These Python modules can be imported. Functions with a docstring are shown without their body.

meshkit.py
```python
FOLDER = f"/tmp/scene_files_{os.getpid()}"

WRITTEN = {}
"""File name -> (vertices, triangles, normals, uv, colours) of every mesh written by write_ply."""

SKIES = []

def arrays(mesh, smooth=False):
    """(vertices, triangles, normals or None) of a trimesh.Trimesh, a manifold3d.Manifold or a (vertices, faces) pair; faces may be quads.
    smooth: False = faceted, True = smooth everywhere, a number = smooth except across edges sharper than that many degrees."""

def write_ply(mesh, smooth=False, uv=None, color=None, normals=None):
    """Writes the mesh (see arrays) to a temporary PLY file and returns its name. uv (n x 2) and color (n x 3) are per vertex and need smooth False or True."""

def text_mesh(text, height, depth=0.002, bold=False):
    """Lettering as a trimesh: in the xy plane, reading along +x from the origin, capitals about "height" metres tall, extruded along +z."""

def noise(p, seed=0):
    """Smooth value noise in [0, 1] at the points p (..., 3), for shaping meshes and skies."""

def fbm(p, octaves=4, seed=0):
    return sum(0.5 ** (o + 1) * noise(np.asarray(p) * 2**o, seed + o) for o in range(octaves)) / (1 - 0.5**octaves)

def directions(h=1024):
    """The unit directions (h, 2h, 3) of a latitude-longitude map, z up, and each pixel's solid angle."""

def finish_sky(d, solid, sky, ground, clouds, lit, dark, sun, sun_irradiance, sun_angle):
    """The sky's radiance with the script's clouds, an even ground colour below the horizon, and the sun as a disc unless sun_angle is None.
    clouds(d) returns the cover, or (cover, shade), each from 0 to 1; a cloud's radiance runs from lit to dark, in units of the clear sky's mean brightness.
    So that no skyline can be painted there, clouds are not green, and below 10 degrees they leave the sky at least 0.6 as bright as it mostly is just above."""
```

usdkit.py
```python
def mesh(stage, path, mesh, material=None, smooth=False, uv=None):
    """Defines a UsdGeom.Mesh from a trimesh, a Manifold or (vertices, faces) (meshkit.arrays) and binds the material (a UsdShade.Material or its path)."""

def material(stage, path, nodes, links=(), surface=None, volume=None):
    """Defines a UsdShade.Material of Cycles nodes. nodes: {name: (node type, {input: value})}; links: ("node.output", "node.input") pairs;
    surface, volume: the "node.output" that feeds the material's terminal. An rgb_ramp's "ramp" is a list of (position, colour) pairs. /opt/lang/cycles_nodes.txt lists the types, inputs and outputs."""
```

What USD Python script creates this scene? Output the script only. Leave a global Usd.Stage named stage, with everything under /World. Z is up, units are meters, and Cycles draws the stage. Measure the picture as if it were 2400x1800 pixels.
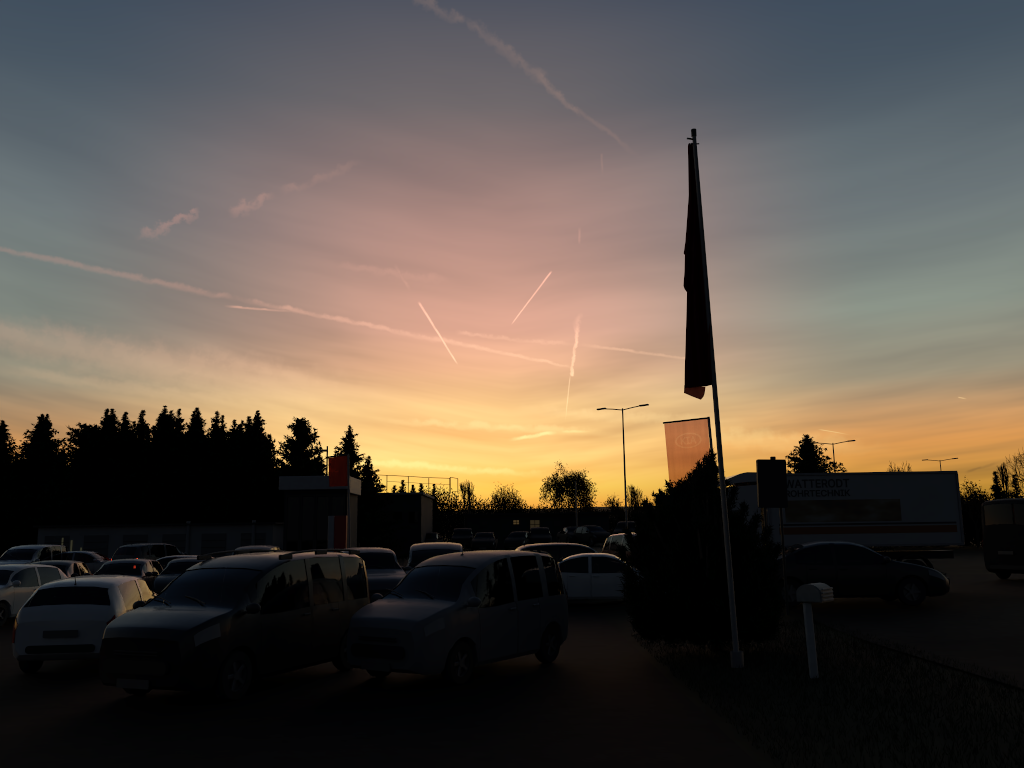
import math, random
import numpy as np
import trimesh
import usdkit, meshkit
from pxr import Usd, UsdGeom, UsdLux, UsdShade, Gf, Sdf
from scipy.interpolate import PchipInterpolator
from shapely.geometry import Point, Polygon, box as sbox
from shapely import affinity, union_all

random.seed(7)
rng = np.random.default_rng(7)
stage = Usd.Stage.CreateInMemory()
UsdGeom.SetStageUpAxis(stage, UsdGeom.Tokens.z)
UsdGeom.Xform.Define(stage, '/World')

# ------------------------------------------------------------------ camera
EYE = np.array([0.0, 0.0, 2.15])
FPX = 2078.0                                   # focal length in pixels of the 2400 x 1800 photograph
PITCH, ROLL = math.atan(350 / FPX), 0.015
_r0 = np.array([1.0, 0, 0]); _u0 = np.array([0, -math.sin(PITCH), math.cos(PITCH)])
FWD = np.array([0, math.cos(PITCH), math.sin(PITCH)])
RGT = math.cos(ROLL) * _r0 - math.sin(ROLL) * _u0
UPV = math.sin(ROLL) * _r0 + math.cos(ROLL) * _u0
cam = UsdGeom.Camera.Define(stage, '/World/camera')
cam.CreateHorizontalApertureAttr(36.0)
cam.CreateFocalLengthAttr(36.0 * FPX / 2400)
cam.CreateExposureAttr(0.0)
_m = np.eye(4); _m[0, :3] = RGT; _m[1, :3] = UPV; _m[2, :3] = -FWD; _m[3, :3] = EYE
cam.AddTransformOp().Set(Gf.Matrix4d(*_m.ravel().tolist()))


def ray(px, py):
    d = FWD * FPX + RGT * (px - 1200) - UPV * (py - 900)
    return d / np.linalg.norm(d)


def at(px, py, Y):
    """The point of the place that stands Y metres ahead and shows at that pixel of the photograph."""
    d = ray(px, py)
    return EYE + d * (Y / d[1])


# ------------------------------------------------------------------ sky and sun
SUN_EL, SUN_ROT = math.radians(1.0), math.atan2(-0.053, 1.0)


def sky_material():
    N, K = {}, []
    cnt = [0]

    def n(kind, **kw):
        links = {k: kw.pop(k) for k in list(kw) if isinstance(kw[k], str) and '.' in kw[k]}
        cnt[0] += 1
        name = f'n{cnt[0]}'
        N[name] = (kind, kw)
        for k, v in links.items():
            K.append((v, f'{name}.{k}'))
        return name

    def math_(op, a, b=0.0, clamp=False):
        return n('math', math_type=op, value1=a, value2=b, use_clamp=clamp) + '.value'

    def ss(v, a, b, lo=0.0, hi=1.0, kind='smoothstep'):
        return n('map_range', range_type=kind, value=v, from_min=a, from_max=b, to_min=lo, to_max=hi, clamp=True) + '.result'

    def mixc(f, a, b):
        return n('mix', fac=f, color1=a, color2=b) + '.color'

    tc = n('texture_coordinate') + '.generated'
    nv = n('vector_math', vector_math_type='normalize', vector1=tc, math_type='normalize')
    D = nv + '.vector'
    sx = n('separate_xyz', vector=D)
    x, y, z = sx + '.x', sx + '.y', sx + '.z'
    base = n('sky_texture', sky_type='single_scattering', sun_disc=False, sun_elevation=SUN_EL, sun_rotation=SUN_ROT,
             air_density=1.0, aerosol_density=2.0, ozone_density=2.1) + '.color'
    el = n('math', math_type='arcsine', value1=z) + '.value'                       # radians
    az = n('math', math_type='arctan2', value1=x, value2=y) + '.value'
    daz = math_('absolute', math_('subtract', az, SUN_ROT))
    # --- thin cirrus veil, drawn out along nearly level streaks
    sel = math_('add', el, math_('subtract', math_('multiply', az, 0.05), math_('multiply', math_('absolute', az), 0.12)))
    warp = n('noise_texture', vector=n('combine_xyz', x=math_('multiply', az, 2.6), y=math_('multiply', el, 4.0), z=2.0) + '.vector', scale=1.0, detail=2.0)

    def streaks(kx, ky, zz, k, detail):
        v = n('combine_xyz', x=math_('multiply', az, kx), y=math_('multiply', sel, ky), z=zz) + '.vector'
        v = n('vector_math', math_type='add', vector1=v, vector2=n('vector_math', math_type='scale', vector1=warp + '.color', scale=k) + '.vector') + '.vector'
        return n('noise_texture', vector=v, scale=1.0, detail=detail, roughness=0.5) + '.fac'
    n1 = streaks(1.9, 13.0, 0.3, .8, 4.0)
    n2 = streaks(5.0, 46.0, 5.1, 1.6, 3.0)
    big = streaks(1.3, 6.5, 8.35, .5, 1.0)
    cov = math_('add', math_('multiply', math_('subtract', n1, .5), .85), math_('multiply', math_('subtract', big, .5), 1.15))
    cov = math_('add', cov, math_('multiply', math_('multiply', math_('subtract', n2, .5), 1.35), ss(el, .05, .26, 1.0, .12)))
    cov = math_('multiply', cov, ss(el, .30, .55, 1.0, .35))
    cov = math_('add', cov, ss(el, .02, .07, .86, .66))
    # the colour the veil takes from the low sun, by height above the horizon (fraction of 90 degrees)
    h90 = math_('divide', el, math.pi / 2)
    up_ = [(.50, (.014, .023, .042)), (.7, (.007, .011, .021)), (1.0, (.005, .008, .015))]
    lit = n('rgb_ramp', fac=h90, ramp=[(0.0, (.70, .26, .03)), (.018, (.95, .41, .06)), (.032, (1.05, .69, .125)), (.056, (1.22, .83, .29)), (.09, (1.36, .90, .38)), (.118, (1.28, .68, .40)), (.144, (.98, .50, .36)),
                                       (.211, (.60, .335, .275)), (.3, (.205, .172, .170)), (.4, (.040, .064, .105))] + up_) + '.color'
    off = n('rgb_ramp', fac=h90, ramp=[(0.0, (.40, .19, .03)), (.022, (.54, .28, .035)), (.056, (.90, .385, .095)), (.1, (.40, .345, .235)), (.144, (.275, .315, .262)),
                                       (.211, (.180, .215, .220)), (.3, (.075, .106, .136)), (.4, (.024, .046, .090))] + up_) + '.color'
    anti = n('rgb_ramp', fac=h90, ramp=[(0.0, (.025, .025, .028)), (.08, (.029, .031, .036)), (.2, (.020, .026, .034)), (.4, (.011, .016, .027))] + up_[1:]) + '.color'
    vcol = mixc(ss(daz, 0.02, 0.46), lit, off)
    vcol = mixc(ss(daz, .62, 1.7), vcol, anti)
    vcol = n('mix', mix_type='mix', fac=0.0, color1=vcol, color2=(0, 0, 0)) + '.color'
    fac = n('clamp', value=cov, min=0.25, max=.97) + '.result'
    fac = math_('maximum', fac, math_('maximum', ss(el, .56, .9, 0, .97), ss(daz, .62, 1.3, 0, .97)))
    sky = mixc(fac, base, vcol)

    # --- vapour trails: arcs between two directions
    trail_noise = n('noise_texture', vector=D, scale=55.0, detail=4.0, roughness=0.6)
    coarse = n('noise_texture', vector=D, scale=17.0, detail=2.0)
    tn, tcn = trail_noise + '.fac', coarse + '.fac'
    tcol = n('rgb_ramp', fac=math_('divide', el, math.pi / 2), ramp=[
        (0.0, (1.25, .98, .26)), (.07, (1.3, 1.0, .42)), (.11, (1.3, .84, .50)), (.15, (1.25, .66, .46)), (.20, (1.05, .52, .40)),
        (.27, (.46, .28, .22)), (.38, (.28, .20, .17)), (1.0, (.1, .09, .09))]) + '.color'
    tcol = mixc(ss(daz, 0.1, 0.55), tcol, n('mix', mix_type='multiply', fac=1.0, color1=tcol, color2=(.70, .64, .66)) + '.color')
    total = None

    def trail(p, q, w0, w1, k, rough=0.0, patch=None, soft=(0.12, 0.12), wob=0.25):
        """p, q pixel ends; w half width in pixels at the ends; k strength."""
        nonlocal total
        a, b = ray(*p), ray(*q)
        nn = np.cross(a, b); nn /= np.linalg.norm(nn)
        e2 = np.cross(nn, a); th = math.asin(float(b @ e2))
        d = n('vector_math', math_type='dot_product', vector1=D, vector2=tuple(nn)) + '.value'
        t = math_('divide', n('vector_math', math_type='dot_product', vector1=D, vector2=tuple(e2)) + '.value', math.sin(th))
        w = ss(t, 0.0, 1.0, w0 / FPX, w1 / FPX, 'linear')
        wv = math_('multiply', math_('subtract', tn, 0.5), wob * 4 * max(w0, w1) / FPX)
        r = math_('divide', math_('absolute', math_('add', d, wv)), w)
        m = ss(r, 1.0, 0.1)
        m = math_('multiply', m, ss(t, 0.0, soft[0]))
        m = math_('multiply', m, ss(t, 1.0, 1.0 - soft[1]))
        m = math_('multiply', m, math_('greater_than', n('vector_math', math_type='dot_product', vector1=D, vector2=tuple(a)) + '.value', 0.5))
        if rough:
            m = math_('multiply', m, ss(tn, 0.5 - rough * .3, 0.5 + rough * .22, 1 - rough, 1.0))
        if patch:
            m = math_('multiply', m, ss(tcn, patch[0], patch[1]))
        m = math_('multiply', m, k)
        total = m if total is None else math_('maximum', total, m)

    S = 1.085
    def s(*p): return (p[0] * S, p[1] * S)
    # broad old trail, top
    trail(s(845, -32), s(1010, 48), 15, 20, .34, .85, None, (.2, .1), .8)
    trail(s(1000, 36), s(1190, 185), 18, 17, .24, .6, None, (.1, .2), .8)
    trail(s(1130, 135), s(1262, 255), 14, 11, .36, .6, None, (.35, .2), .8)
    trail(s(1235, 228), s(1392, 345), 9, 8, .16, .4, None, (.1, .4), .6)
    # puffs, left
    trail(s(285, 518), s(436, 456), 17, 9, .26, .9, None, (.35, .12), 1.1)
    trail(s(488, 462), s(600, 422), 15, 15, .24, .9, None, (.2, .3), 1.1)
    trail(s(600, 420), s(795, 347), 12, 10, .16, .9, None, (.2, .3), .9)
    # long trail
    trail(s(-40, 530), s(520, 648), 8, 11, .16, .5, None, (.02, .1), .5)
    trail(s(470, 635), s(960, 737), 9, 8, .30, .55, None, (.3, .02), .5)
    trail(s(900, 723), s(1250, 797), 8, 4.5, .36, .55, None, (.2, .15), .5)
    trail(s(480, 661), s(660, 675), 4, 4, .38, .3, None, (.2, .6), .4)
    # broad soft bands of cirrus
    trail(s(-120, 700), s(900, 880), 48, 78, .17, .15, None, (.12, .35), .2)
    trail(s(-60, 790), s(760, 905), 16, 24, .12, .2, None, (.2, .4), .3)
    trail(s(1430, 930), s(1960, 975), 36, 22, .26, .3, None, (.2, .4), .3)
    trail(s(1080, 880), s(1700, 925), 16, 20, .20, .3, None, (.3, .4), .4)
    trail(s(640, 990), s(1250, 1030), 13, 10, .50, .5, None, (.3, .4), .5)
    trail(s(760, 905), s(1400, 940), 12, 14, .30, .5, None, (.3, .4), .5)
    # thin fresh trails
    trail(s(903, 650), s(990, 790), 4.2, 2.6, .98, .25, None, (.06, .12), .2)
    trail(s(850, 568), s(890, 632), 6, 5, .15, .7, None, (.3, .3), .5)
    trail(s(1103, 703), s(1193, 584), 2.2, 3.2, .95, .15, None, (.10, .06), .12)
    trail(s(1254, 672), s(1233, 814), 10, 5.0, .95, .9, None, (.25, .03), .75)
    trail(s(1232, 808), s(1221, 912), 2.2, 2.0, .55, .2, None, (.15, .3), .2)
    trail(s(980, 719), s(1255, 747), 8, 6, .30, .9, None, (.1, .3), .8)
    trail(s(1235, 742), s(1500, 776), 6, 4.5, .30, .6, None, (.3, .02), .5)
    trail(s(1095, 951), s(1215, 931), 6, 7, .75, .3, None, (.3, .3), .4)
    trail(s(1200, 932), s(1290, 932), 6, 5, .5, .3, None, (.3, .5), .4)
    trail(s(1299, 330), s(1301, 380), 4, 3, .18, .4, None, (.1, .5), .3)
    trail(s(1252, 488), s(1251, 530), 5, 4, .18, .4, None, (.3, .3), .3)
    trail(s(690, 565), s(1000, 612), 12, 12, .12, .7, None, (.3, .3), .7)
    trail(s(1765, 927), s(1840, 940), 1.6, 1.6, .5, .2, None, (.2, .5), .2)
    trail(s(2068, 858), s(2090, 862), 2, 2, .6, .2, None, (.2, .5), .2)
    sky = mixc(total, sky, tcol)
    # one grey streak of low cloud, right
    total = None
    trail((2258, 1109), (2352, 1079), 4.5, 4, .45, .4, None, (.2, .35), .5)
    sky = mixc(total, sky, (.20, .105, .035))
    bg = n('background_shader', color=sky, strength=0.1)
    # the physical sky is bright (strength 0.1); the cloud colours are radiances, so they are scaled up to it
    for i, (a, b) in enumerate(K):
        if b == bg + '.color':
            pass
    return N, K, bg + '.background', (vcol, tcol)


def build_sky():
    N, K, out, (vcol, tcol) = sky_material()
    # cloud radiance x 10 before the 0.1 of the background
    for src, tag in ((vcol, 'veil_gain'), (tcol, 'trail_gain')):
        N[tag] = ('vector_math', dict(math_type='scale', scale=10.0))
        K[:] = [(f'{tag}.vector', b) if a == src else (a, b) for a, b in K]
        K.append((src, f'{tag}.vector1'))
    for name, (kind, kw) in N.items():
        if kind == 'mix' and kw.get('color2') == (.20, .105, .035):
            kw['color2'] = (2.0, 1.05, .35)
        kw.pop('vector_math_type', None)
    d = UsdLux.DomeLight.Define(stage, '/World/sky')
    d.GetPrim().SetCustomDataByKey('kind', 'structure')
    mat = usdkit.material(stage, '/World/Looks/evening_sky', N, K, surface=out)
    UsdShade.MaterialBindingAPI.Apply(d.GetPrim()).Bind(mat)


build_sky()
sun = UsdLux.DistantLight.Define(stage, '/World/sun')
sun.CreateIntensityAttr(0.06); sun.CreateNormalizeAttr(True); sun.CreateAngleAttr(0.6); sun.CreateColorAttr(Gf.Vec3f(1.0, .62, .34))
_sd = np.array([math.sin(SUN_ROT) * math.cos(SUN_EL), math.cos(SUN_ROT) * math.cos(SUN_EL), math.sin(SUN_EL)])
_x = np.cross([0, 0, 1.0], _sd); _x /= np.linalg.norm(_x); _y = np.cross(_sd, _x)
_m = np.eye(4); _m[0, :3] = _x; _m[1, :3] = _y; _m[2, :3] = _sd
sun.AddTransformOp().Set(Gf.Matrix4d(*_m.ravel().tolist()))

# ------------------------------------------------------------------ materials
MATS = {}


def mat(name, color, rough=0.6, metal=0.0, coat=0.0, spec=0.5, vary=0.0, scale=6.0, bump=0.0, emit=0.0, ecol=None, rvary=0.0):
    if name in MATS:
        return MATS[name]
    N = {'p': ('principled_bsdf', dict(base_color=tuple(color), roughness=rough, metallic=metal, coat_weight=coat, specular_ior_level=spec))}
    L = []
    if emit:
        N['p'][1].update(emission_color=tuple(ecol or color), emission_strength=emit)
    if vary or bump or rvary:
        N['tc'] = ('texture_coordinate', {})
        N['nz'] = ('noise_texture', dict(scale=scale, detail=5.0, roughness=0.6))
        L.append(('tc.object', 'nz.vector'))
    if vary:
        c = np.array(color)
        N['r'] = ('rgb_ramp', {'ramp': [(0.25, tuple(c * (1 - vary))), (0.75, tuple(np.minimum(c * (1 + vary), .95)))]})
        L += [('nz.fac', 'r.fac'), ('r.color', 'p.base_color')]
    if rvary:
        N['mr'] = ('map_range', dict(from_min=.3, from_max=.7, to_min=max(rough - rvary, .02), to_max=rough + rvary))
        L += [('nz.fac', 'mr.value'), ('mr.result', 'p.roughness')]
    if bump:
        N['b'] = ('bump', dict(strength=bump, distance=0.02))
        L += [('nz.fac', 'b.height'), ('b.normal', 'p.normal')]
    MATS[name] = usdkit.material(stage, f'/World/Looks/{name}', N, L, surface='p.BSDF')
    return MATS[name]


def leaf_mat(name, color, trans=0.25, vary=0.35, scale=1.2):
    c = np.array(color)
    N = {'g': ('geometry', {}), 'nz': ('noise_texture', dict(scale=scale, detail=2.0)),
         'r': ('rgb_ramp', {'ramp': [(0.3, tuple(c * (1 - vary))), (0.7, tuple(c * (1 + vary)))]}),
         'd': ('diffuse_bsdf', {}), 't': ('translucent_bsdf', {}), 'm': ('mix_closure', dict(fac=trans))}
    L = [('g.position', 'nz.vector'), ('nz.fac', 'r.fac'), ('r.color', 'd.color'), ('r.color', 't.color'), ('d.BSDF', 'm.closure1'), ('t.BSDF', 'm.closure2')]
    MATS[name] = usdkit.material(stage, f'/World/Looks/{name}', N, L, surface='m.closure')
    return MATS[name]


def glass_mat(name, tint, base):
    """Window glass: partly see-through, reflecting by fresnel."""
    N = {'t': ('transparent_bsdf', dict(color=tint)), 'g': ('glossy_bsdf', dict(color=(.9, .92, .95), roughness=0.02)), 'f': ('fresnel', dict(IOR=base)), 'm': ('mix_closure', {})}
    MATS[name] = usdkit.material(stage, f'/World/Looks/{name}', N, [('f.fac', 'm.fac'), ('t.BSDF', 'm.closure1'), ('g.BSDF', 'm.closure2')], surface='m.closure')


def cloth_mat(name, through, body, share):
    """Thin knitted flag cloth: some light passes straight through the weave, some is scattered."""
    N = {'tc': ('texture_coordinate', {}), 'nz': ('noise_texture', dict(scale=3.0, detail=3.0)), 'mp': ('mapping', dict(scale=(3.0, 3.0, .25))),
         'r': ('rgb_ramp', {'ramp': [(.3, tuple(np.array(through) * .86)), (.7, through)]}),
         't': ('transparent_bsdf', {}), 'l': ('translucent_bsdf', dict(color=body)), 'd': ('diffuse_bsdf', dict(color=body)),
         'm1': ('mix_closure', dict(fac=0.5)), 'm2': ('mix_closure', dict(fac=share))}
    L = [('tc.object', 'mp.vector'), ('mp.vector', 'nz.vector'), ('nz.fac', 'r.fac'), ('r.color', 't.color'),
         ('l.BSDF', 'm1.closure1'), ('d.BSDF', 'm1.closure2'), ('m1.closure', 'm2.closure1'), ('t.BSDF', 'm2.closure2')]
    MATS[name] = usdkit.material(stage, f'/World/Looks/{name}', N, L, surface='m2.closure')


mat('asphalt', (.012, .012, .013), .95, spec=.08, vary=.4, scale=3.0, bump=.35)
mat('soil_grass', (.022, .026, .014), 1.0, spec=.1, vary=.5, scale=.6)
mat('hill_green', (.02, .024, .016), 1.0, spec=.05, vary=.4, scale=.02)
leaf_mat('spruce_needles', (.020, .028, .016), .12)
leaf_mat('pine_needles', (.022, .030, .018), .12, scale=3.0)
leaf_mat('hedge_leaves', (.022, .026, .014), .18)
leaf_mat('dry_leaves', (.05, .032, .016), .3)
leaf_mat('grass_blades', (.020, .026, .012), .04, scale=4.0)
mat('bark', (.05, .04, .032), .95, spec=.1, vary=.4, scale=9.0)
mat('twig', (.045, .032, .024), .95, spec=.1)
mat('galvanised', (.22, .22, .23), .5, metal=.6, vary=.15)
mat('pole_aluminium', (.24, .24, .235), .6, vary=.12)
mat('dark_metal', (.03, .03, .032), .5, vary=.2)
mat('black_plastic', (.012, .012, .013), .55, vary=.2)
mat('tyre_rubber', (.012, .012, .012), .85, vary=.2)
mat('alloy', (.16, .16, .165), .45, metal=.6)
mat('chrome', (.6, .6, .62), .12, metal=1.0)
mat('seat_cloth', (.025, .025, .028), .9)
mat('lamp_clear', (.085, .09, .10), .12, metal=.1, coat=.6)
mat('lamp_red', (.22, .006, .006), .12, coat=1.0)
mat('lamp_red_lit', (.5, .01, .005), .2, emit=6.0, ecol=(1.0, .06, .02))
mat('lamp_white_lit', (.6, .6, .6), .2, emit=2.0, ecol=(1.0, .9, .75))
mat('plate_white', (.10, .10, .095), .5)
mat('plate_black', (.01, .01, .01), .6)
glass_mat('car_glass', (.28, .31, .32), 1.45)
glass_mat('house_glass', (.3, .32, .33), 1.5)
PAINT = dict(
    white=mat('paint_white', (.48, .50, .50), .32, coat=.5, vary=.05, scale=2.0, rvary=.06),
    light_silver=mat('paint_light_silver', (.24, .25, .265), .3, metal=.25, coat=.7, vary=.06, scale=2.0, rvary=.06),
    silver=mat('paint_silver', (.115, .12, .13), .5, metal=.0, spec=.3, coat=.12, vary=.06, scale=2.0, rvary=.06),
    grey=mat('paint_grey', (.045, .047, .052), .42, metal=.0, coat=.25, vary=.08, scale=2.0, rvary=.06),
    black=mat('paint_black', (.007, .0075, .009), .34, spec=.35, coat=.25, vary=.2, scale=2.0, rvary=.06),
    blue=mat('paint_dark_blue', (.008, .011, .022), .34, spec=.35, coat=.3, vary=.15, scale=2.0, rvary=.06),
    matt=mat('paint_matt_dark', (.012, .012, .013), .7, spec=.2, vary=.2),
    red=mat('paint_dark_red', (.075, .008, .008), .28, coat=.8, vary=.1, scale=2.0, rvary=.06),
)

# ------------------------------------------------------------------ helpers for prims
USED = {}


def numbered(parent, name):
    k = (parent, name)
    USED[k] = USED.get(k, -1) + 1
    return name if USED[k] == 0 else f'{name}_{USED[k]:03d}'


def tag(prim, label=None, cat=None, group=None, kind=None):
    for k, v in (('label', label), ('category', cat), ('group', group), ('kind', kind)):
        if v:
            prim.SetCustomDataByKey(k, v)


def thing(name, label, cat, loc=(0, 0, 0), rotz=0.0, group=None, tilt=None):
    path = '/World/' + numbered('/World', name)
    x = UsdGeom.Xform.Define(stage, path)
    x.AddTranslateOp().Set(Gf.Vec3d(*map(float, loc)))
    if rotz:
        x.AddRotateZOp().Set(float(math.degrees(rotz)))
    if tilt:
        x.AddRotateYOp().Set(float(math.degrees(tilt)))
    tag(x.GetPrim(), label, cat, group)
    return path


def part(parent, name, mesh, m, smooth=False, label=None, kind=None):
    path = parent + '/' + numbered(parent, name)
    p = usdkit.mesh(stage, path, mesh, MATS[m] if isinstance(m, str) else m, smooth=smooth)
    tag(p.GetPrim(), label, None, None, kind)
    return path


def structure(name, mesh, m, smooth=False, kind='structure', label=None, cat=None):
    path = '/World/' + numbered('/World', name)
    p = usdkit.mesh(stage, path, mesh, MATS[m], smooth=smooth)
    tag(p.GetPrim(), label, cat, None, kind)
    return path


def copy_of(src, loc, rotz, label):
    """Another of the same kind, drawn from the first one's parts."""
    base = src.rsplit('/', 1)[1]
    root = base[:-4] if base[-4:-3] == '_' and base[-3:].isdigit() else base
    path = '/World/' + numbered('/World', root)
    x = UsdGeom.Xform.Define(stage, path)
    x.GetPrim().GetReferences().AddInternalReference(src)
    x.ClearXformOpOrder()
    x.AddTranslateOp(opSuffix='here').Set(Gf.Vec3d(*map(float, loc)))
    x.AddRotateZOp(opSuffix='here').Set(float(math.degrees(rotz)))
    x.GetPrim().SetInstanceable(True)
    tag(x.GetPrim(), label)
    return path


def box(lx, ly, lz, c=(0, 0, 0), rz=0.0):
    m = trimesh.creation.box((lx, ly, lz))
    if rz:
        m.apply_transform(trimesh.transformations.rotation_matrix(rz, (0, 0, 1)))
    m.apply_translation(c)
    return m


def cbox(lx, ly, lz, c=(0, 0, 0), b=0.01):
    """A box with chamfered edges."""
    pts = []
    for sx in (-1, 1):
        for sy in (-1, 1):
            for sz in (-1, 1):
                for k in range(3):
                    p = np.array([sx * lx / 2, sy * ly / 2, sz * lz / 2])
                    for j in range(3):
                        if j != k:
                            p[j] -= np.sign(p[j]) * b
                    pts.append(p)
    m = trimesh.convex.convex_hull(np.array(pts))
    m.apply_translation(c)
    return m


def tube(pts, radii, sides=8, caps=True):
    p = np.asarray(pts, float)
    r = np.broadcast_to(np.asarray(radii, float), (len(p),))
    t = np.gradient(p, axis=0); t /= np.linalg.norm(t, axis=1, keepdims=True) + 1e-12
    a = np.cross(t, np.where(np.abs(t[:, 2:]) < .9, [0, 0, 1.0], [1.0, 0, 0])); a /= np.linalg.norm(a, axis=1, keepdims=True) + 1e-12
    b = np.cross(t, a)
    ang = np.arange(sides) * 2 * np.pi / sides
    v = p[:, None] + r[:, None, None] * (np.cos(ang)[None, :, None] * a[:, None] + np.sin(ang)[None, :, None] * b[:, None])
    v = v.reshape(-1, 3)
    f = []
    n = len(p)
    for i in range(n - 1):
        for j in range(sides):
            k = (j + 1) % sides
            f += [(i * sides + j, i * sides + k, (i + 1) * sides + k), (i * sides + j, (i + 1) * sides + k, (i + 1) * sides + j)]
    if caps:
        v = np.vstack([v, p[0], p[-1]])
        for j in range(sides):
            k = (j + 1) % sides
            f += [(len(v) - 2, k, j), (len(v) - 1, (n - 1) * sides + j, (n - 1) * sides + k)]
    return trimesh.Trimesh(v, np.array(f), process=False)


def join(ms):
    return trimesh.util.concatenate(ms)


def rrect(w, h, r, d):
    """Rounded rectangle in the yz plane, thickness d along +x."""
    p = sbox(-w / 2 + r, -h / 2 + r, w / 2 - r, h / 2 - r).buffer(r, quad_segs=4)
    m = trimesh.creation.extrude_polygon(p, d, engine='earcut')
    T = np.eye(4); T[:3, :3] = np.array([[0, 0, 1], [1, 0, 0], [0, 1, 0]])
    m.apply_transform(T)
    return m


def sm(x, a, b):
    t = np.clip((np.asarray(x, float) - a) / (b - a), 0, 1)
    return t * t * (3 - 2 * t)


def G(x, y):
    """Height of the ground: level lot, rising a little to the right and in the distance."""
    x, y = np.asarray(x, float), np.asarray(y, float)
    return .15 * sm(x, 2, 6) + .2 * sm(y, 16, 22) * sm(x, 2, 6) + 0.85 * sm(y, 36, 76)


# ------------------------------------------------------------------ ground, hills
def sheet(xs, ys, dz=0.0, rough=0.0):
    X, Y = np.meshgrid(xs, ys)
    Z = G(X, Y) + dz
    if rough:
        Z = Z + rough * (meshkit.fbm(np.stack([X * .35, Y * .35, X * 0], -1), 3, 3) - .5)
    v = np.stack([X, Y, Z], -1).reshape(-1, 3)
    nx = len(xs)
    i, j = np.meshgrid(np.arange(len(ys) - 1), np.arange(nx - 1), indexing='ij')
    q = np.stack([i * nx + j, i * nx + j + 1, (i + 1) * nx + j + 1, (i + 1) * nx + j], -1).reshape(-1, 4)
    return (v, q)


gx = np.unique(np.concatenate([np.linspace(-1500, -60, 25), np.linspace(-60, 60, 61), np.linspace(60, 1500, 25)]))
gy = np.unique(np.concatenate([np.linspace(-400, -20, 10), np.linspace(-20, 100, 61), np.linspace(100, 1500, 25)]))
structure('ground', sheet(gx, gy), 'soil_grass', smooth=True)
# tarmac of the lot: left of and beyond the planted strip
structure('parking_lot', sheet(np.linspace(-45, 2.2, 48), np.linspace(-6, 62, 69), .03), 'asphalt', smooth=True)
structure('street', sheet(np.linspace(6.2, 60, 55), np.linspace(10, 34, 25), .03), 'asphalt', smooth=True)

hx = np.linspace(-1500, 1500, 121); hy = np.linspace(650, 1400, 26)
HX, HY = np.meshgrid(hx, hy)
HZ = 1.0 + (26 + 11 * (meshkit.fbm(np.stack([HX * .004, HY * .002, HX * 0], -1), 4, 11) - .5)) * sm(HY, 650, 950) + 12 * sm(HY, 1000, 1400)
i, j = np.meshgrid(np.arange(25), np.arange(120), indexing='ij')
structure('hills', (np.stack([HX, HY, HZ], -1).reshape(-1, 3), np.stack([i * 121 + j, i * 121 + j + 1, (i + 1) * 121 + j + 1, (i + 1) * 121 + j], -1).reshape(-1, 4)), 'hill_green', smooth=True)

mat('concrete', (.12, .12, .115), .9, vary=.2, scale=5.0, bump=.2)


# ------------------------------------------------------------------ plants
def tri_cloud(c, d, l, w, g):
    """Leaf-sized triangles: at points c, along directions d, length l, half width w."""
    n = len(c)
    d = d / (np.linalg.norm(d, axis=1, keepdims=True) + 1e-9)
    r = g.normal(size=(n, 3)); s_ = np.cross(d, r); s_ /= np.linalg.norm(s_, axis=1, keepdims=True) + 1e-9
    l = np.broadcast_to(l, (n,))[:, None]; w = np.broadcast_to(w, (n,))[:, None]
    v = np.stack([c - s_ * w, c + s_ * w, c + d * l], 1).reshape(-1, 3)
    return v, np.arange(3 * n).reshape(-1, 3)


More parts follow.
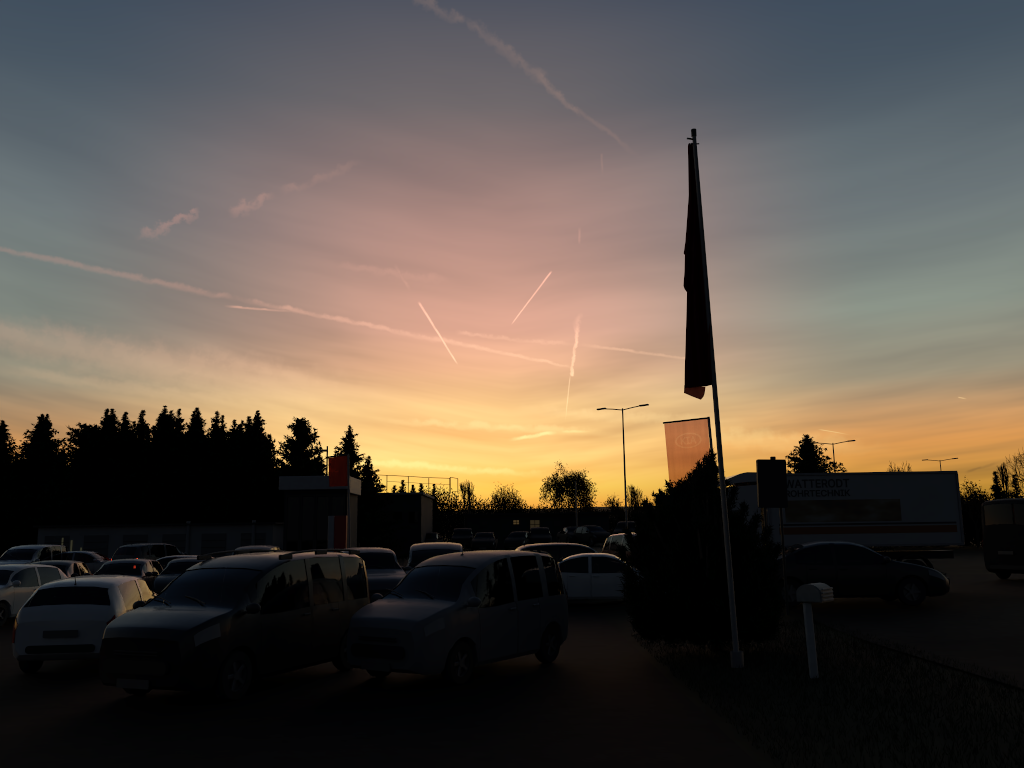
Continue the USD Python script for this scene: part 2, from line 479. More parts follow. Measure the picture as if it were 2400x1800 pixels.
def seg_mesh(P, Q, r0, r1, sides=3):
    """Many straight tapered twigs at once."""
    P, Q = np.asarray(P), np.asarray(Q); n = len(P)
    t = Q - P; t /= np.linalg.norm(t, axis=1, keepdims=True) + 1e-9
    a = np.cross(t, np.where(np.abs(t[:, 2:]) < .9, [0, 0, 1.0], [1.0, 0, 0])); a /= np.linalg.norm(a, axis=1, keepdims=True) + 1e-9
    b = np.cross(t, a)
    ang = np.arange(sides) * 2 * np.pi / sides
    ring = np.cos(ang)[None, :, None] * a[:, None] + np.sin(ang)[None, :, None] * b[:, None]
    v = np.concatenate([P[:, None] + ring * np.asarray(r0)[:, None, None], Q[:, None] + ring * np.asarray(r1)[:, None, None]], 1).reshape(-1, 3)
    f = []
    for j in range(sides):
        k = (j + 1) % sides
        f += [(j, k, sides + k), (j, sides + k, sides + j)]
    f = (np.array(f)[None] + (np.arange(n) * 2 * sides)[:, None, None]).reshape(-1, 3)
    return v, f


def vf(items):
    vs, fs, o = [], [], 0
    for v, f in items:
        vs.append(v); fs.append(f + o); o += len(v)
    return (np.vstack(vs), np.vstack(fs))


def conifer(name, label, cat, base, H, R, seed, prof='spruce', droop=.25, dens=1.0, leaders=((0, 0, 1.0),), group=None, low=.06, m='spruce_needles', ts=1.0, gappy=0.0, slope=.42):
    """A spruce or pine: trunk, limbs and needle sprays. R: greatest half width; leaders: (dx, dy, height fraction) of its tips."""
    g = np.random.default_rng(seed)
    t = thing(name, label, cat, base, 0, group)
    segP, segQ, ra, rb, cl = [], [], [], [], []
    for (lx, ly, lf) in leaders:
        h = H * lf
        top = np.array([lx, ly, h]); foot = np.array([lx * .15, ly * .15, -0.2])
        zs = np.linspace(0, 1, 7)
        pts = foot + (top - foot) * zs[:, None]
        rr = np.interp(zs, [0, 1], [.018 * H, .008])
        segP += list(pts[:-1]); segQ += list(pts[1:]); ra += list(rr[:-1]); rb += list(rr[1:])
        nb = int(330 * dens * lf * (H / 11))
        for k in range(nb):
            u = low + (1 - low) * (k + g.random()) / nb
            u = min(u, 1 - .12 / h)
            if prof == 'spruce':
                r = min(1.2 * R * (1 - u) ** .95, slope * (1 - u) * h) * (.62 + .6 * g.random()) + .04
                if g.random() < .08: r *= 1.25
            elif prof == 'dome':
                r = R * math.sqrt(max(1 - ((u - .45) / .57) ** 2, 0)) * (.72 + .36 * g.random()) + .1
            else:                                            # 'pole': slender
                r = min(1.05 * R * (1 - u ** 2.6), .37 * (1 - u) * h) * (.58 + .65 * g.random()) + .04
            if gappy and g.random() < gappy * u: continue
            a = g.random() * 2 * math.pi
            p0 = foot + (top - foot) * u
            up = {'spruce': .30 - droop * 1.6 * (1 - u), 'dome': .5, 'pole': .45}[prof]
            dirv = np.array([math.cos(a), math.sin(a), up + .2 * g.normal() * .6])
            n = max(3, int(r * 4.2))
            s_ = (np.arange(n) + .5) / n
            q = p0 + dirv * (r * s_)[:, None]
            q[:, 2] += droop * r * (s_ ** 2) * (.55 if prof == 'spruce' else .1)
            segP.append(p0); segQ.append(q[-1]); ra.append(.012 + .012 * r); rb.append(.006)
            kk = 8
            tk = ts * min(.85, .26 + .42 * r)
            c = np.repeat(q, kk, 0) + g.normal(size=(n * kk, 3)) * np.array([.10, .10, .07]) * tk
            dd = np.repeat(dirv[None] * .7, n * kk, 0) + g.normal(size=(n * kk, 3)) * .75
            if prof == 'spruce':
                dd[:, 2] -= .35
            cl.append(tri_cloud(c, dd, (.22 + .25 * g.random(n * kk)) * tk, .055 * tk + .05 * tk * g.random(n * kk), g))
            if r > .35:                                       # inner growth close to the trunk
                ci = np.repeat(q[: max(1, n // 2)], 3, 0) + g.normal(size=(max(1, n // 2) * 3, 3)) * .12
                cl.append(tri_cloud(ci, g.normal(size=ci.shape), .42 * ts, .17 * ts, g))
        # leader shoot
        c = np.repeat(top[None], 16, 0) - np.array([0, 0, 1]) * (.12 + g.random(16) * .7)[:, None]
        cl.append(tri_cloud(c, g.normal(size=(16, 3)) * .6 + np.array([0, 0, .8]), .22 * ts, .03 * ts, g))
    part(t, 'trunk', seg_mesh(segP, segQ, ra, rb, 4), 'bark')
    part(t, 'crown', vf(cl), m)
    return t


def bare_tree(name, label, cat, base, H, W, seed, levels=5, fork=3, leaf=0.0, group=None, trunk_h=.25, spread=.75, r0=None, clumps=0, fine=.010, m_leaf='dry_leaves'):
    """A leafless broad tree: forking limbs down to fine twigs; leaf: share of twig ends that keep leaves."""
    g = np.random.default_rng(seed)
    t = thing(name, label, cat, base, 0, group)
    P, Q, A, B, tips = [], [], [], [], []
    r0 = r0 or H * .018
    cur = [(np.array([0, 0, -.2]), np.array([0, 0, 1.0]), H * trunk_h + .2, r0)]
    for lv in range(levels + 1):
        nxt = []
        for (p, d, ln, r) in cur:
            d2 = d + g.normal(size=3) * .12; d2 /= np.linalg.norm(d2)
            mid = p + d * ln * .5; q = mid + d2 * ln * .5
            P += [p, mid]; Q += [mid, q]; A += [r, r * .85]; B += [r * .85, r * .66]
            if lv == levels:
                tips.append(q); continue
            nf = fork + (g.random() < .45)
            for k in range(nf):
                a = 2 * math.pi * (k + g.random() * .7) / nf
                side = np.cross(d2, [math.cos(a), math.sin(a), .3]); side /= np.linalg.norm(side) + 1e-9
                nd = d2 * (1 - spread * .42) + side * spread * (.55 + .4 * g.random()) + np.array([0, 0, .16])
                nd /= np.linalg.norm(nd)
                start = q if k < 2 else mid + (q - mid) * g.random()
                nxt.append((start, nd, ln * (.62 + .22 * g.random()) if lv else H * .24 * (.8 + .4 * g.random()), max(r * .60, fine * .5)))
        cur = nxt
    P, Q = np.array(P), np.array(Q)
    # fit to the stated height and width
    mx = max(Q[:, 2].max(), .1); wx = max(np.abs(Q[:, :2]).max(), .1)
    S = np.array([W / wx, W / wx, H / mx])
    P, Q = P * S, Q * S; tips = np.array(tips) * S
    A, B = np.maximum(A, fine), np.maximum(B, fine * .8)
    big = A > fine * 1.3
    part(t, 'trunk', seg_mesh(P[big], Q[big], A[big], B[big], 5), 'bark')
    items = [seg_mesh(P[~big], Q[~big], A[~big], B[~big], 3)]
    part(t, 'crown', vf(items), 'twig')
    if leaf:
        keep = tips[g.random(len(tips)) < leaf]
        kk = clumps or 5
        c = np.repeat(keep, kk, 0) + g.normal(size=(len(keep) * kk, 3)) * (.19 if clumps else .2)
        part(t, 'foliage', vf([tri_cloud(c, g.normal(size=(len(c), 3)), .10 + .13 * g.random(len(c)), .045, g)]), m_leaf)
    return t


def shrub_mass(name, label, cat, pts, seed, m='hedge_leaves', leaf=.22, dens=26, group=None, kind=None):
    """A hedge or bush of rounded lumps: pts = (x, y, z0, height, half width)."""
    g = np.random.default_rng(seed)
    t = thing(name, label, cat, (0, 0, 0), 0, group)
    it, P, Q = [], [], []
    for (x, y, z0, h, w) in pts:
        n = int(dens * (h * w * 4 + 3))
        u = g.normal(size=(n, 3)); u /= np.linalg.norm(u, axis=1, keepdims=True)
        rad = g.random(n) ** .45
        c = np.array([x, y, z0 + h * .48]) + u * rad[:, None] * np.array([w, w * .8, h * .55]) * (1 + .06 * g.normal(size=(n, 1)))
        c[:, 2] = np.maximum(c[:, 2], z0 + .02)
        it.append(tri_cloud(c, u + g.normal(size=(n, 3)) * .8 + np.array([0, 0, .35]), leaf * (.7 + .8 * g.random(n)), leaf * .36, g))
        for k in range(5):
            a = g.random() * 6.28
            P.append((x, y, z0 - .1)); Q.append((x + math.cos(a) * w * .7, y + math.sin(a) * w * .6, z0 + h * (.6 + .4 * g.random())))
    part(t, 'stems', seg_mesh(P, Q, np.full(len(P), .03), np.full(len(P), .012), 4), 'bark')
    part(t, 'foliage', vf(it), m)
    return t

# ------------------------------------------------------------------ vehicles
CAR = dict(
    hatch=dict(L=3.62, W=1.66, H=1.47, fr=.76, wb=(.185, .815), R=.30,
               roof=[(0, .86), (.012, .98), (.035, 1.08), (.10, 1.34), (.17, 1.42), (.3, 1.46), (.44, 1.47), (.54, 1.44), (.61, 1.36), (.77, 1.01), (.86, .93), (.95, .78), (1, .60)],
               belt=[(0, .82), (.05, .97), (.3, .95), (.5, .92), (.76, .95), (.86, .88), (.95, .72), (1, .54)],
               ws=(.615, .765), rw=(.035, .10), win=[(.15, .40), (.425, .70)], doors=[(.275, .41), (.415, .70)], tail=(3, 4)),
    van=dict(L=4.30, W=1.83, H=1.84, fr=.84, wb=(.175, .815), R=.32,
             roof=[(0, 1.02), (.006, 1.30), (.018, 1.62), (.04, 1.76), (.10, 1.82), (.35, 1.85), (.52, 1.82), (.62, 1.72), (.70, 1.56), (.835, 1.18), (.90, 1.12), (.96, 1.03), (.988, .96), (1, .86)],
             belt=[(0, .98), (.03, 1.10), (.4, 1.09), (.62, 1.06), (.83, 1.08), (.90, 1.03), (.96, .95), (1, .78)],
             ws=(.655, .83), rw=(.006, .022), win=[(.05, .20), (.225, .42), (.445, .715)], doors=[(.26, .435), (.44, .715)], tail=(4, 5)),
    cube=dict(L=3.96, W=1.72, H=1.80, fr=.80, wb=(.175, .80), R=.30,
              roof=[(0, .98), (.006, 1.22), (.02, 1.52), (.05, 1.68), (.12, 1.77), (.3, 1.81), (.46, 1.79), (.58, 1.70), (.67, 1.54), (.815, 1.15), (.89, 1.08), (.955, .99), (.988, .92), (1, .82)],
              belt=[(0, .95), (.03, 1.08), (.4, 1.07), (.62, 1.03), (.81, 1.05), (.89, .99), (.955, .91), (1, .74)],
              ws=(.635, .81), rw=(.006, .024), win=[(.05, .19), (.235, .43), (.455, .70)], doors=[(.26, .44), (.445, .70)], tail=(4, 5)),
    sedan=dict(L=4.52, W=1.79, H=1.46, fr=.74, wb=(.205, .81), R=.32,
               roof=[(0, .86), (.012, .96), (.05, 1.03), (.14, 1.08), (.2, 1.16), (.31, 1.38), (.42, 1.455), (.52, 1.45), (.6, 1.38), (.74, 1.03), (.85, .93), (.95, .79), (1, .58)],
               belt=[(0, .80), (.05, .95), (.2, .97), (.5, .93), (.74, .95), (.85, .87), (.95, .72), (1, .52)],
               ws=(.605, .735), rw=(.205, .305), win=[(.245, .43), (.45, .685)], doors=[(.28, .44), (.445, .69)], tail=(3, 4)),
    suv=dict(L=4.45, W=1.84, H=1.74, fr=.79, wb=(.195, .81), R=.35,
             roof=[(0, 1.0), (.012, 1.18), (.03, 1.34), (.075, 1.60), (.15, 1.70), (.36, 1.745), (.5, 1.72), (.6, 1.62), (.745, 1.17), (.85, 1.06), (.95, .94), (1, .70)],
             belt=[(0, .95), (.05, 1.12), (.4, 1.08), (.74, 1.08), (.85, 1.0), (.95, .86), (1, .62)],
             ws=(.605, .74), rw=(.014, .07), win=[(.09, .19), (.215, .42), (.445, .69)], doors=[(.27, .435), (.44, .69)], tail=(3, 4)),
    transporter=dict(L=5.6, W=2.0, H=2.66, fr=.88, wb=(.17, .80), R=.35,
                     roof=[(0, 1.3), (.005, 1.9), (.012, 2.45), (.03, 2.58), (.1, 2.64), (.5, 2.66), (.66, 2.6), (.72, 2.44), (.77, 2.1), (.86, 1.36), (.92, 1.22), (.97, .98), (1, .72)],
                     belt=[(0, 1.25), (.03, 1.35), (.6, 1.32), (.86, 1.26), (.92, 1.1), (.97, .9), (1, .62)],
                     ws=(.765, .855), rw=(.004, .014), win=[(.66, .80)], doors=[(.665, .80)], tail=(4, 5)),
)


def wheel(parent, c, R, right):
    s_ = 1 if right else -1
    w = .19
    prof = np.array([[R * .62, -w / 2], [R * .93, -w / 2], [R, -w / 2 + .03], [R, w / 2 - .03], [R * .93, w / 2], [R * .62, w / 2], [R * .62, -w / 2]])
    ty = trimesh.creation.revolve(prof, sections=26)
    M = trimesh.transformations.rotation_matrix(math.pi / 2, (1, 0, 0))
    ty.apply_transform(M); ty.apply_translation(c)
    p = part(parent, 'wheel', ty, 'tyre_rubber', 40)
    ms = []
    lip = trimesh.creation.revolve(np.array([[R * .60, -.04], [R * .66, -.045], [R * .66, .02], [R * .60, .02], [R * .60, -.04]]), sections=26)
    hub = trimesh.creation.cylinder(R * .17, .05, sections=14)
    disc = trimesh.creation.cylinder(R * .6, .01, sections=20); disc.apply_translation((0, 0, -.05))
    ms += [lip, hub, disc]
    for k in range(5):
        sp = cbox(R * .50, R * .17, .03, (R * .38, 0, 0), .006)
        sp.apply_transform(trimesh.transformations.rotation_matrix(k * 2 * math.pi / 5, (0, 0, 1)))
        ms.append(sp)
    rim = join(ms)
    rim.apply_transform(trimesh.transformations.rotation_matrix(math.pi / 2 * (-1 if right else 1) * -1, (1, 0, 0)))
    rim.apply_translation((c[0], c[1] + s_ * -1 * (w / 2 - .03) * -1 * (-1 if right else -1) * -1, c[2]) if False else (c[0], c[1] + (-(w / 2 - .035) if right else (w / 2 - .035)), c[2]))
    part(p, 'rim', rim, 'alloy', 35)


def car(kind, label, paint, loc, heading, group=None, name='parked_car', cat='car', rails=False, antenna=True, lit=False, trim='black_plastic', plate=True, detail=True):
    C = CAR[kind]
    L, W = C['L'], C['W']
    t = thing(name, label, cat, loc, heading, group)
    roof, belt = (PchipInterpolator(*zip(*C[k])) for k in ('roof', 'belt'))
    hw = PchipInterpolator(*zip(*[(0, .84), (.012, .90), (.04, .955), (.12, .99), (.5, 1), (.86, .985), (.93, .93), (.975, .85), (1, .74)]))
    sill = PchipInterpolator(*zip(*[(0, .36), (.06, .24), (.15, .2), (.88, .2), (.96, .22), (1, .30)]))
    cuts = [0, .004, .012, .022, .985, .993, 1] + list(C['ws']) + list(C['rw']) + [u for w in C['win'] + C['doors'] for u in w] + [.9, .975, .03]
    U = np.unique(np.round(np.concatenate([np.linspace(0, 1, int(L / .075)), cuts, np.linspace(C['wb'][0] - .1, C['wb'][0] + .1, 19), np.linspace(C['wb'][1] - .1, C['wb'][1] + .1, 19)]), 5))
    U = U[np.concatenate([[True], np.diff(U) > .0016])]
    n = len(U)
    w = W / 2 * hw(U); zr, zb, zs = roof(U), np.minimum(belt(U), roof(U) - .03), sill(U)
    f = np.clip((zr - zb) / .34, 0, 1)
    wr = w * (.95 + (C['fr'] - .95) * f)
    X = (U - .5) * L
    RA = C['R'] + .065
    arch = np.zeros(n)
    for cx in C['wb']:
        d = X - (cx - .5) * L
        arch = np.maximum(arch, np.where(np.abs(d) < RA, C['R'] + np.sqrt(np.maximum(RA ** 2 - d ** 2, 0)), 0))
    h = zb - zs
    crown = .035 * np.minimum(1, f + .35)
    sec = np.zeros((n, 11, 2))
    sec[:, 0] = np.stack([w * 0, zs], 1)
    sec[:, 1] = np.stack([w - .09, zs], 1)
    sec[:, 2] = np.stack([w - .025, zs + .07], 1)
    sec[:, 3] = np.stack([w, zs + .40 * h], 1)
    sec[:, 4] = np.stack([w * .995, zs + .80 * h], 1)
    sec[:, 5] = np.stack([w - .035, zb], 1)
    g6, g7 = (w - .035 + wr) / 2 + .018 * f, wr
    sec[:, 6] = np.stack([g6, zb + (zr - .055 * np.maximum(f, .3) - zb) * .5], 1)
    sec[:, 7] = np.stack([g7, zr - .055 * np.maximum(f, .3)], 1)
    sec[:, 8] = np.stack([wr - .075 * np.maximum(f, .4), zr - .008], 1)
    sec[:, 9] = np.stack([wr * .5, zr + crown * .75], 1)
    sec[:, 10] = np.stack([w * 0, zr + crown], 1)
    for k in (0, 1, 2, 3):
        sec[:, k, 1] = np.maximum(sec[:, k, 1], np.minimum(arch, zs + .76 * h))
    # smooth nose and tail in plan: the middle of the bumper stands further out
    bow = lambda yy: .10 * L / 4 * (1 - (yy / (W / 2)) ** 2)
    V = np.zeros((n, 21, 3))
    for k in range(11):
        V[:, k] = np.stack([X, -sec[:, k, 0], sec[:, k, 1]], 1)
        V[:, 20 - k] = np.stack([X, sec[:, k, 0], sec[:, k, 1]], 1)
    endw = (np.clip((U - .86) / .14, 0, 1) ** 2)[:, None] - .35 * (np.clip((.06 - U) / .06, 0, 1) ** 2)[:, None]
    V[:, :, 0] += endw * bow(V[:, :, 1])
    ring = list(range(21))
    um = (U[:-1] + U[1:]) / 2
    pieces = {}

    def which(i, jj):
        right = jj < 10
        s_ = jj if right else 19 - jj
        u = um[i]; sd = 'r' if right else 'l'
        if s_ in (5, 6):
            for k, (a, b) in enumerate(C['win']):
                if a < u < b and f[i] > .12 and f[i + 1] > .12: return ('side_window', sd, k)
        if s_ in (8, 9):
            if C['ws'][0] < u < C['ws'][1]: return ('windscreen', '', 0)
            if C['rw'][0] < u < C['rw'][1]: return ('rear_window', '', 0)
        if s_ in (2, 3, 4):
            for k, (a, b) in enumerate(C['doors']):
                if a < u < b and arch[i] < .1 and arch[i + 1] < .1: return ('door', sd, k)
        if .9 < u < .975 and s_ == 4: return ('headlight', sd, 0)
        if u < .03 and s_ in C['tail']: return ('tail_light', sd, 0)
        return ('body', '', 0)
    for i in range(n - 1):
        for jj in range(20):
            a, b = i * 21 + ring[jj], i * 21 + ring[jj + 1]
            pieces.setdefault(which(i, jj), []).append((a, a + 21, b + 21, b))
    VV = V.reshape(-1, 3)

    def sub(quads):
        q = np.array(quads); ids, inv = np.unique(q, return_inverse=True)
        return VV[ids].copy(), inv.reshape(q.shape)
    tail_m = 'lamp_red_lit' if lit else 'lamp_red'
    for key in sorted(pieces):
        nm, sd, k = key
        v, q = sub(pieces[key])
        c0 = v.mean(0)
        if nm == 'body':
            bq = np.vstack([q[:, [0, 1, 2]], q[:, [0, 2, 3]]])
            # nose and tail caps
            vv, ff = [v], [bq]; o = len(v)
            for i in (0, n - 1):
                r_ = V[i]; cc = r_.mean(0) + np.array([(-.03 if i == 0 else .03), 0, 0])
                vv.append(np.vstack([r_, cc])); m_ = 21
                tri = [(o + a, o + a + 1, o + m_) for a in range(20)]
                tri = [(b, a, c) for a, b, c in tri] if i else tri
                ff.append(np.array(tri)); o += m_ + 1
            part(t, 'body', (np.vstack(vv), np.vstack(ff)), PAINT[paint], 38)
        elif nm in ('side_window', 'windscreen', 'rear_window'):
            if nm == 'side_window': v[:, 1] *= .988
            elif nm == 'windscreen': v[:, 0] -= .012; v[:, 2] -= .006
            else: v[:, 0] += .012
            part(t, nm, (v, q), 'car_glass', True)
        elif nm == 'door':
            v[:, 0] = c0[0] + (v[:, 0] - c0[0]) * (1 - .012 / max(np.ptp(v[:, 0]), .2))
            v[:, 2] = c0[2] + (v[:, 2] - c0[2]) * (1 - .006 / max(np.ptp(v[:, 2]), .2))
            d = part(t, 'door', (v, q), PAINT[paint], 38)
            if detail:
                sgn = np.sign(c0[1])
                x0 = v[:, 0].min() + .14
                zt = v[:, 2].max() - .10
                part(d, 'handle', cbox(.17, .03, .03, (x0, sgn * (np.abs(v[:, 1]).max() + .008), zt), .007), PAINT[paint] if paint in ('white', 'light_silver', 'silver') else 'black_plastic')
        elif nm == 'headlight':
            nn = v - np.array([v[:, 0].min() - .5, 0, c0[2]]); nn /= np.linalg.norm(nn, axis=1, keepdims=True)
            v += nn * .008
            part(t, 'headlight', (v, q), 'lamp_clear', 40)
        else:
            v[:, 1] *= 1.006; v[:, 0] -= .006
            part(t, 'tail_light', (v, q), tail_m, 40)
    for ax in C['wb']:
        for s_ in (-1, 1):
            wheel(t, ((ax - .5) * L, s_ * (W / 2 - .135), C['R']), C['R'], s_ < 0)
    # front and rear trim
    xf = V[-1, :, 0].max(); xr = V[0, :, 0].min()
    zc = float(sill(1)) + .0
    gr = rrect(W * .56, .17, .07, .05); gr.apply_translation((xf - .03, 0, zc + .22))
    part(t, 'upper_grille', join([cbox(.03, W * .40, .022, (xf + .004, 0, zc + .37 + .035 * q_), .005) for q_ in range(2)]), 'black_plastic')
    part(t, 'grille', gr, 'black_plastic')
    if plate:
        p_ = rrect(.52, .11, .012, .012); p_.apply_translation((xf + .022, 0, zc + .02)); part(t, 'number_plate', p_, 'plate_white')
        p_ = rrect(.52, .11, .012, .012); p_.apply_translation((xr - .045, 0, float(belt(0)) * .55 + .22)); part(t, 'number_plate', p_, 'plate_white')
    bm = rrect(W * .62, .12, .05, .05); bm.apply_translation((xr - .03, 0, .44)); part(t, 'rear_bumper_strip', bm, trim)
    um_ = C['ws'][1] - .045
    for s_ in (-1, 1):
        mz = float(belt(um_)) + .10
        mm = trimesh.creation.icosphere(2, 1.0); mm.apply_scale((.075, .11, .075)); mm.apply_translation(((um_ - .5) * L, s_ * (W / 2 * hw(um_) + .085), mz))
        arm = cbox(.05, .12, .03, ((um_ - .5) * L, s_ * (W / 2 * hw(um_) - .005), mz - .055), .006)
        part(t, 'mirror', join([mm, arm]), PAINT[paint] if s_ and paint != 'black' else 'black_plastic', 40)
    if detail:
        for x_, y_ in ((.52, -.36), (.52, .36), (.30, -.36), (.30, .36)):
            sx = (x_ - .5) * L
            part(t, 'seat', join([cbox(.48, .5, .14, (sx + .05, y_, .52), .04), cbox(.13, .48, .62, (sx - .2, y_, .86), .05), cbox(.09, .26, .17, (sx - .23, y_, 1.27), .035)]), 'seat_cloth')
        part(t, 'dashboard', cbox(.35, W * .8, .16, ((C['ws'][1] - .06 - .5) * L - .12, 0, float(belt(C['ws'][1] - .06)) - .10), .04), 'seat_cloth')
        for s_ in (-.28, .32):
            x0 = (C['ws'][1] - .5) * L - .03; z0 = float(roof(C['ws'][1] - .004)) + .045
            part(t, 'wiper', tube([(x0, s_, z0), (x0 - .10, s_ - .25, z0 + .055), (x0 - .17, s_ - .50, z0 + .085)], .008, 5), 'black_plastic')
    if rails:
        for s_ in (-1, 1):
            us = np.linspace(.10, .56, 9)
            pts = [((u - .5) * L, s_ * (W / 2 * C['fr'] - .02), float(roof(u)) + .055) for u in us]
            feet = [cbox(.30, .045, .07, ((u - .5) * L, s_ * (W / 2 * C['fr'] - .02), float(roof(u)) + .022), .012) for u in (.115, .34, .55)]
            part(t, 'roof_rail', join([tube(pts, .017, 8)] + feet), 'black_plastic', 40)
    if antenna:
        ua = .12 if kind in ('hatch', 'sedan', 'suv') else .52
        x0, z0 = (ua - .5) * L, float(roof(ua)) + .03
        part(t, 'antenna', join([tube([(x0, 0, z0), (x0 - .09, 0, z0 + .20)], [.008, .004], 6), cbox(.06, .03, .03, (x0, 0, z0), .006)]), 'black_plastic')
    return t


def ground_at(px, Y):
    x = (px - 1200) / FPX * Y
    return (x, Y, float(G(x, Y)) + .03)


def park(kind, label, paint, px, Y, deg, **kw):
    return car(kind, label, paint, ground_at(px, Y), math.radians(deg), **kw)


# three nearest
car('hatch', 'white small hatchback seen from behind at the left edge, nearest the camera', 'white', (-7.33, 16.2, .03), math.radians(96))
car('van', 'black family van with roof rails parked nose first towards the camera', 'black', (-3.98, 13.75, .03), math.radians(-112), name='parked_van', cat='van', rails=True, antenna=False)
car('cube', 'silver compact van with black grille, parked right of the black van', 'silver', (-.80, 14.6, .03), math.radians(-123.5), name='parked_van', cat='van')
# rows behind
g2 = 'cars parked in the rows of the lot'
park('suv', 'grey tall car behind the tail of the black van, roof lit by the sunset', 'grey', 862, 26, -72, group=g2)
park('van', 'boxy van behind the two front vans, window pillar lit golden', 'grey', 1020, 27, -86, group=g2, name='parked_van', cat='van', antenna=False)
park('hatch', 'grey hatchback just showing its roof over the silver compact van', 'grey', 1190, 34, 175, group=g2)
park('suv', 'black tall car with arched roof behind the white sedan', 'black', 1335, 31, 8, group=g2)
park('sedan', 'white sedan side on beside the dark pine, its roof edge lit by the sunset', 'white', 1395, 27, -6, group=g2)
park('suv', 'dark red car behind the white sedan, half hidden by the pine', 'red', 1500, 35, -70, group=g2)
park('hatch', 'white hatchback cut off by the left edge of the picture in the second row', 'white', 30, 24, -97, group=g2)
park('hatch', 'black hatchback behind the white small hatchback, left one of three', 'black', 135, 28, -80, group=g2)
park('hatch', 'dark blue hatchback behind the white small hatchback, middle one of three', 'blue', 308, 28.5, -84, group=g2)
park('hatch', 'black hatchback left of the black van windscreen, right one of three', 'black', 455, 29, -82, group=g2)
park('van', 'light delivery van far left in front of the low white hall', 'light_silver', 84, 42, -90, group=g2, name='parked_van', cat='van', antenna=False)
park('hatch', 'silver hatchback with sloping bonnet facing right in front of the low white hall', 'light_silver', 214, 44, 2, group=g2)
park('suv', 'dark car with its red brake lights on in front of the hall', 'grey', 378, 46, 66, group=g2, lit=True)
park('hatch', 'dark red hatchback side on, right of the car with brake lights', 'red', 415, 34, 178, group=g2)
park('suv', 'grey tall car behind the black van, only its roof showing', 'grey', 600, 37, -88, group=g2)
car('sedan', 'black sedan side on behind the slatted post, facing right', 'black', (7.72, 21.7, float(G(7.72, 21.7)) + .03), math.radians(-4))
car('transporter', 'dark high roofed transporter cut off by the right edge of the picture', 'matt', ((2488 - 1200) / FPX * 30, 30.8, .38), math.radians(27), name='transporter', cat='van', antenna=False)
# far lot under the hedge
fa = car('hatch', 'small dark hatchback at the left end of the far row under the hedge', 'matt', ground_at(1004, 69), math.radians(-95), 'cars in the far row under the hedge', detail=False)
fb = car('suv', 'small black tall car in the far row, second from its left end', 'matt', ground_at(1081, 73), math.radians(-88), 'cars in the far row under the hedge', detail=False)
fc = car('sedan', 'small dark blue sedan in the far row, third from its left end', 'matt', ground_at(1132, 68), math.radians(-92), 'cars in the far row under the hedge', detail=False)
words = ['fourth', 'fifth', 'sixth', 'seventh', 'eighth', 'ninth', 'tenth']
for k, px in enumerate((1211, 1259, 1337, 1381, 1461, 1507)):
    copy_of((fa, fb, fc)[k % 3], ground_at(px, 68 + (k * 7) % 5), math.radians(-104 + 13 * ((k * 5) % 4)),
            f'small {["dark hatchback", "black tall car", "dark blue sedan"][k % 3]} in the far row, {words[k]} from its left end')


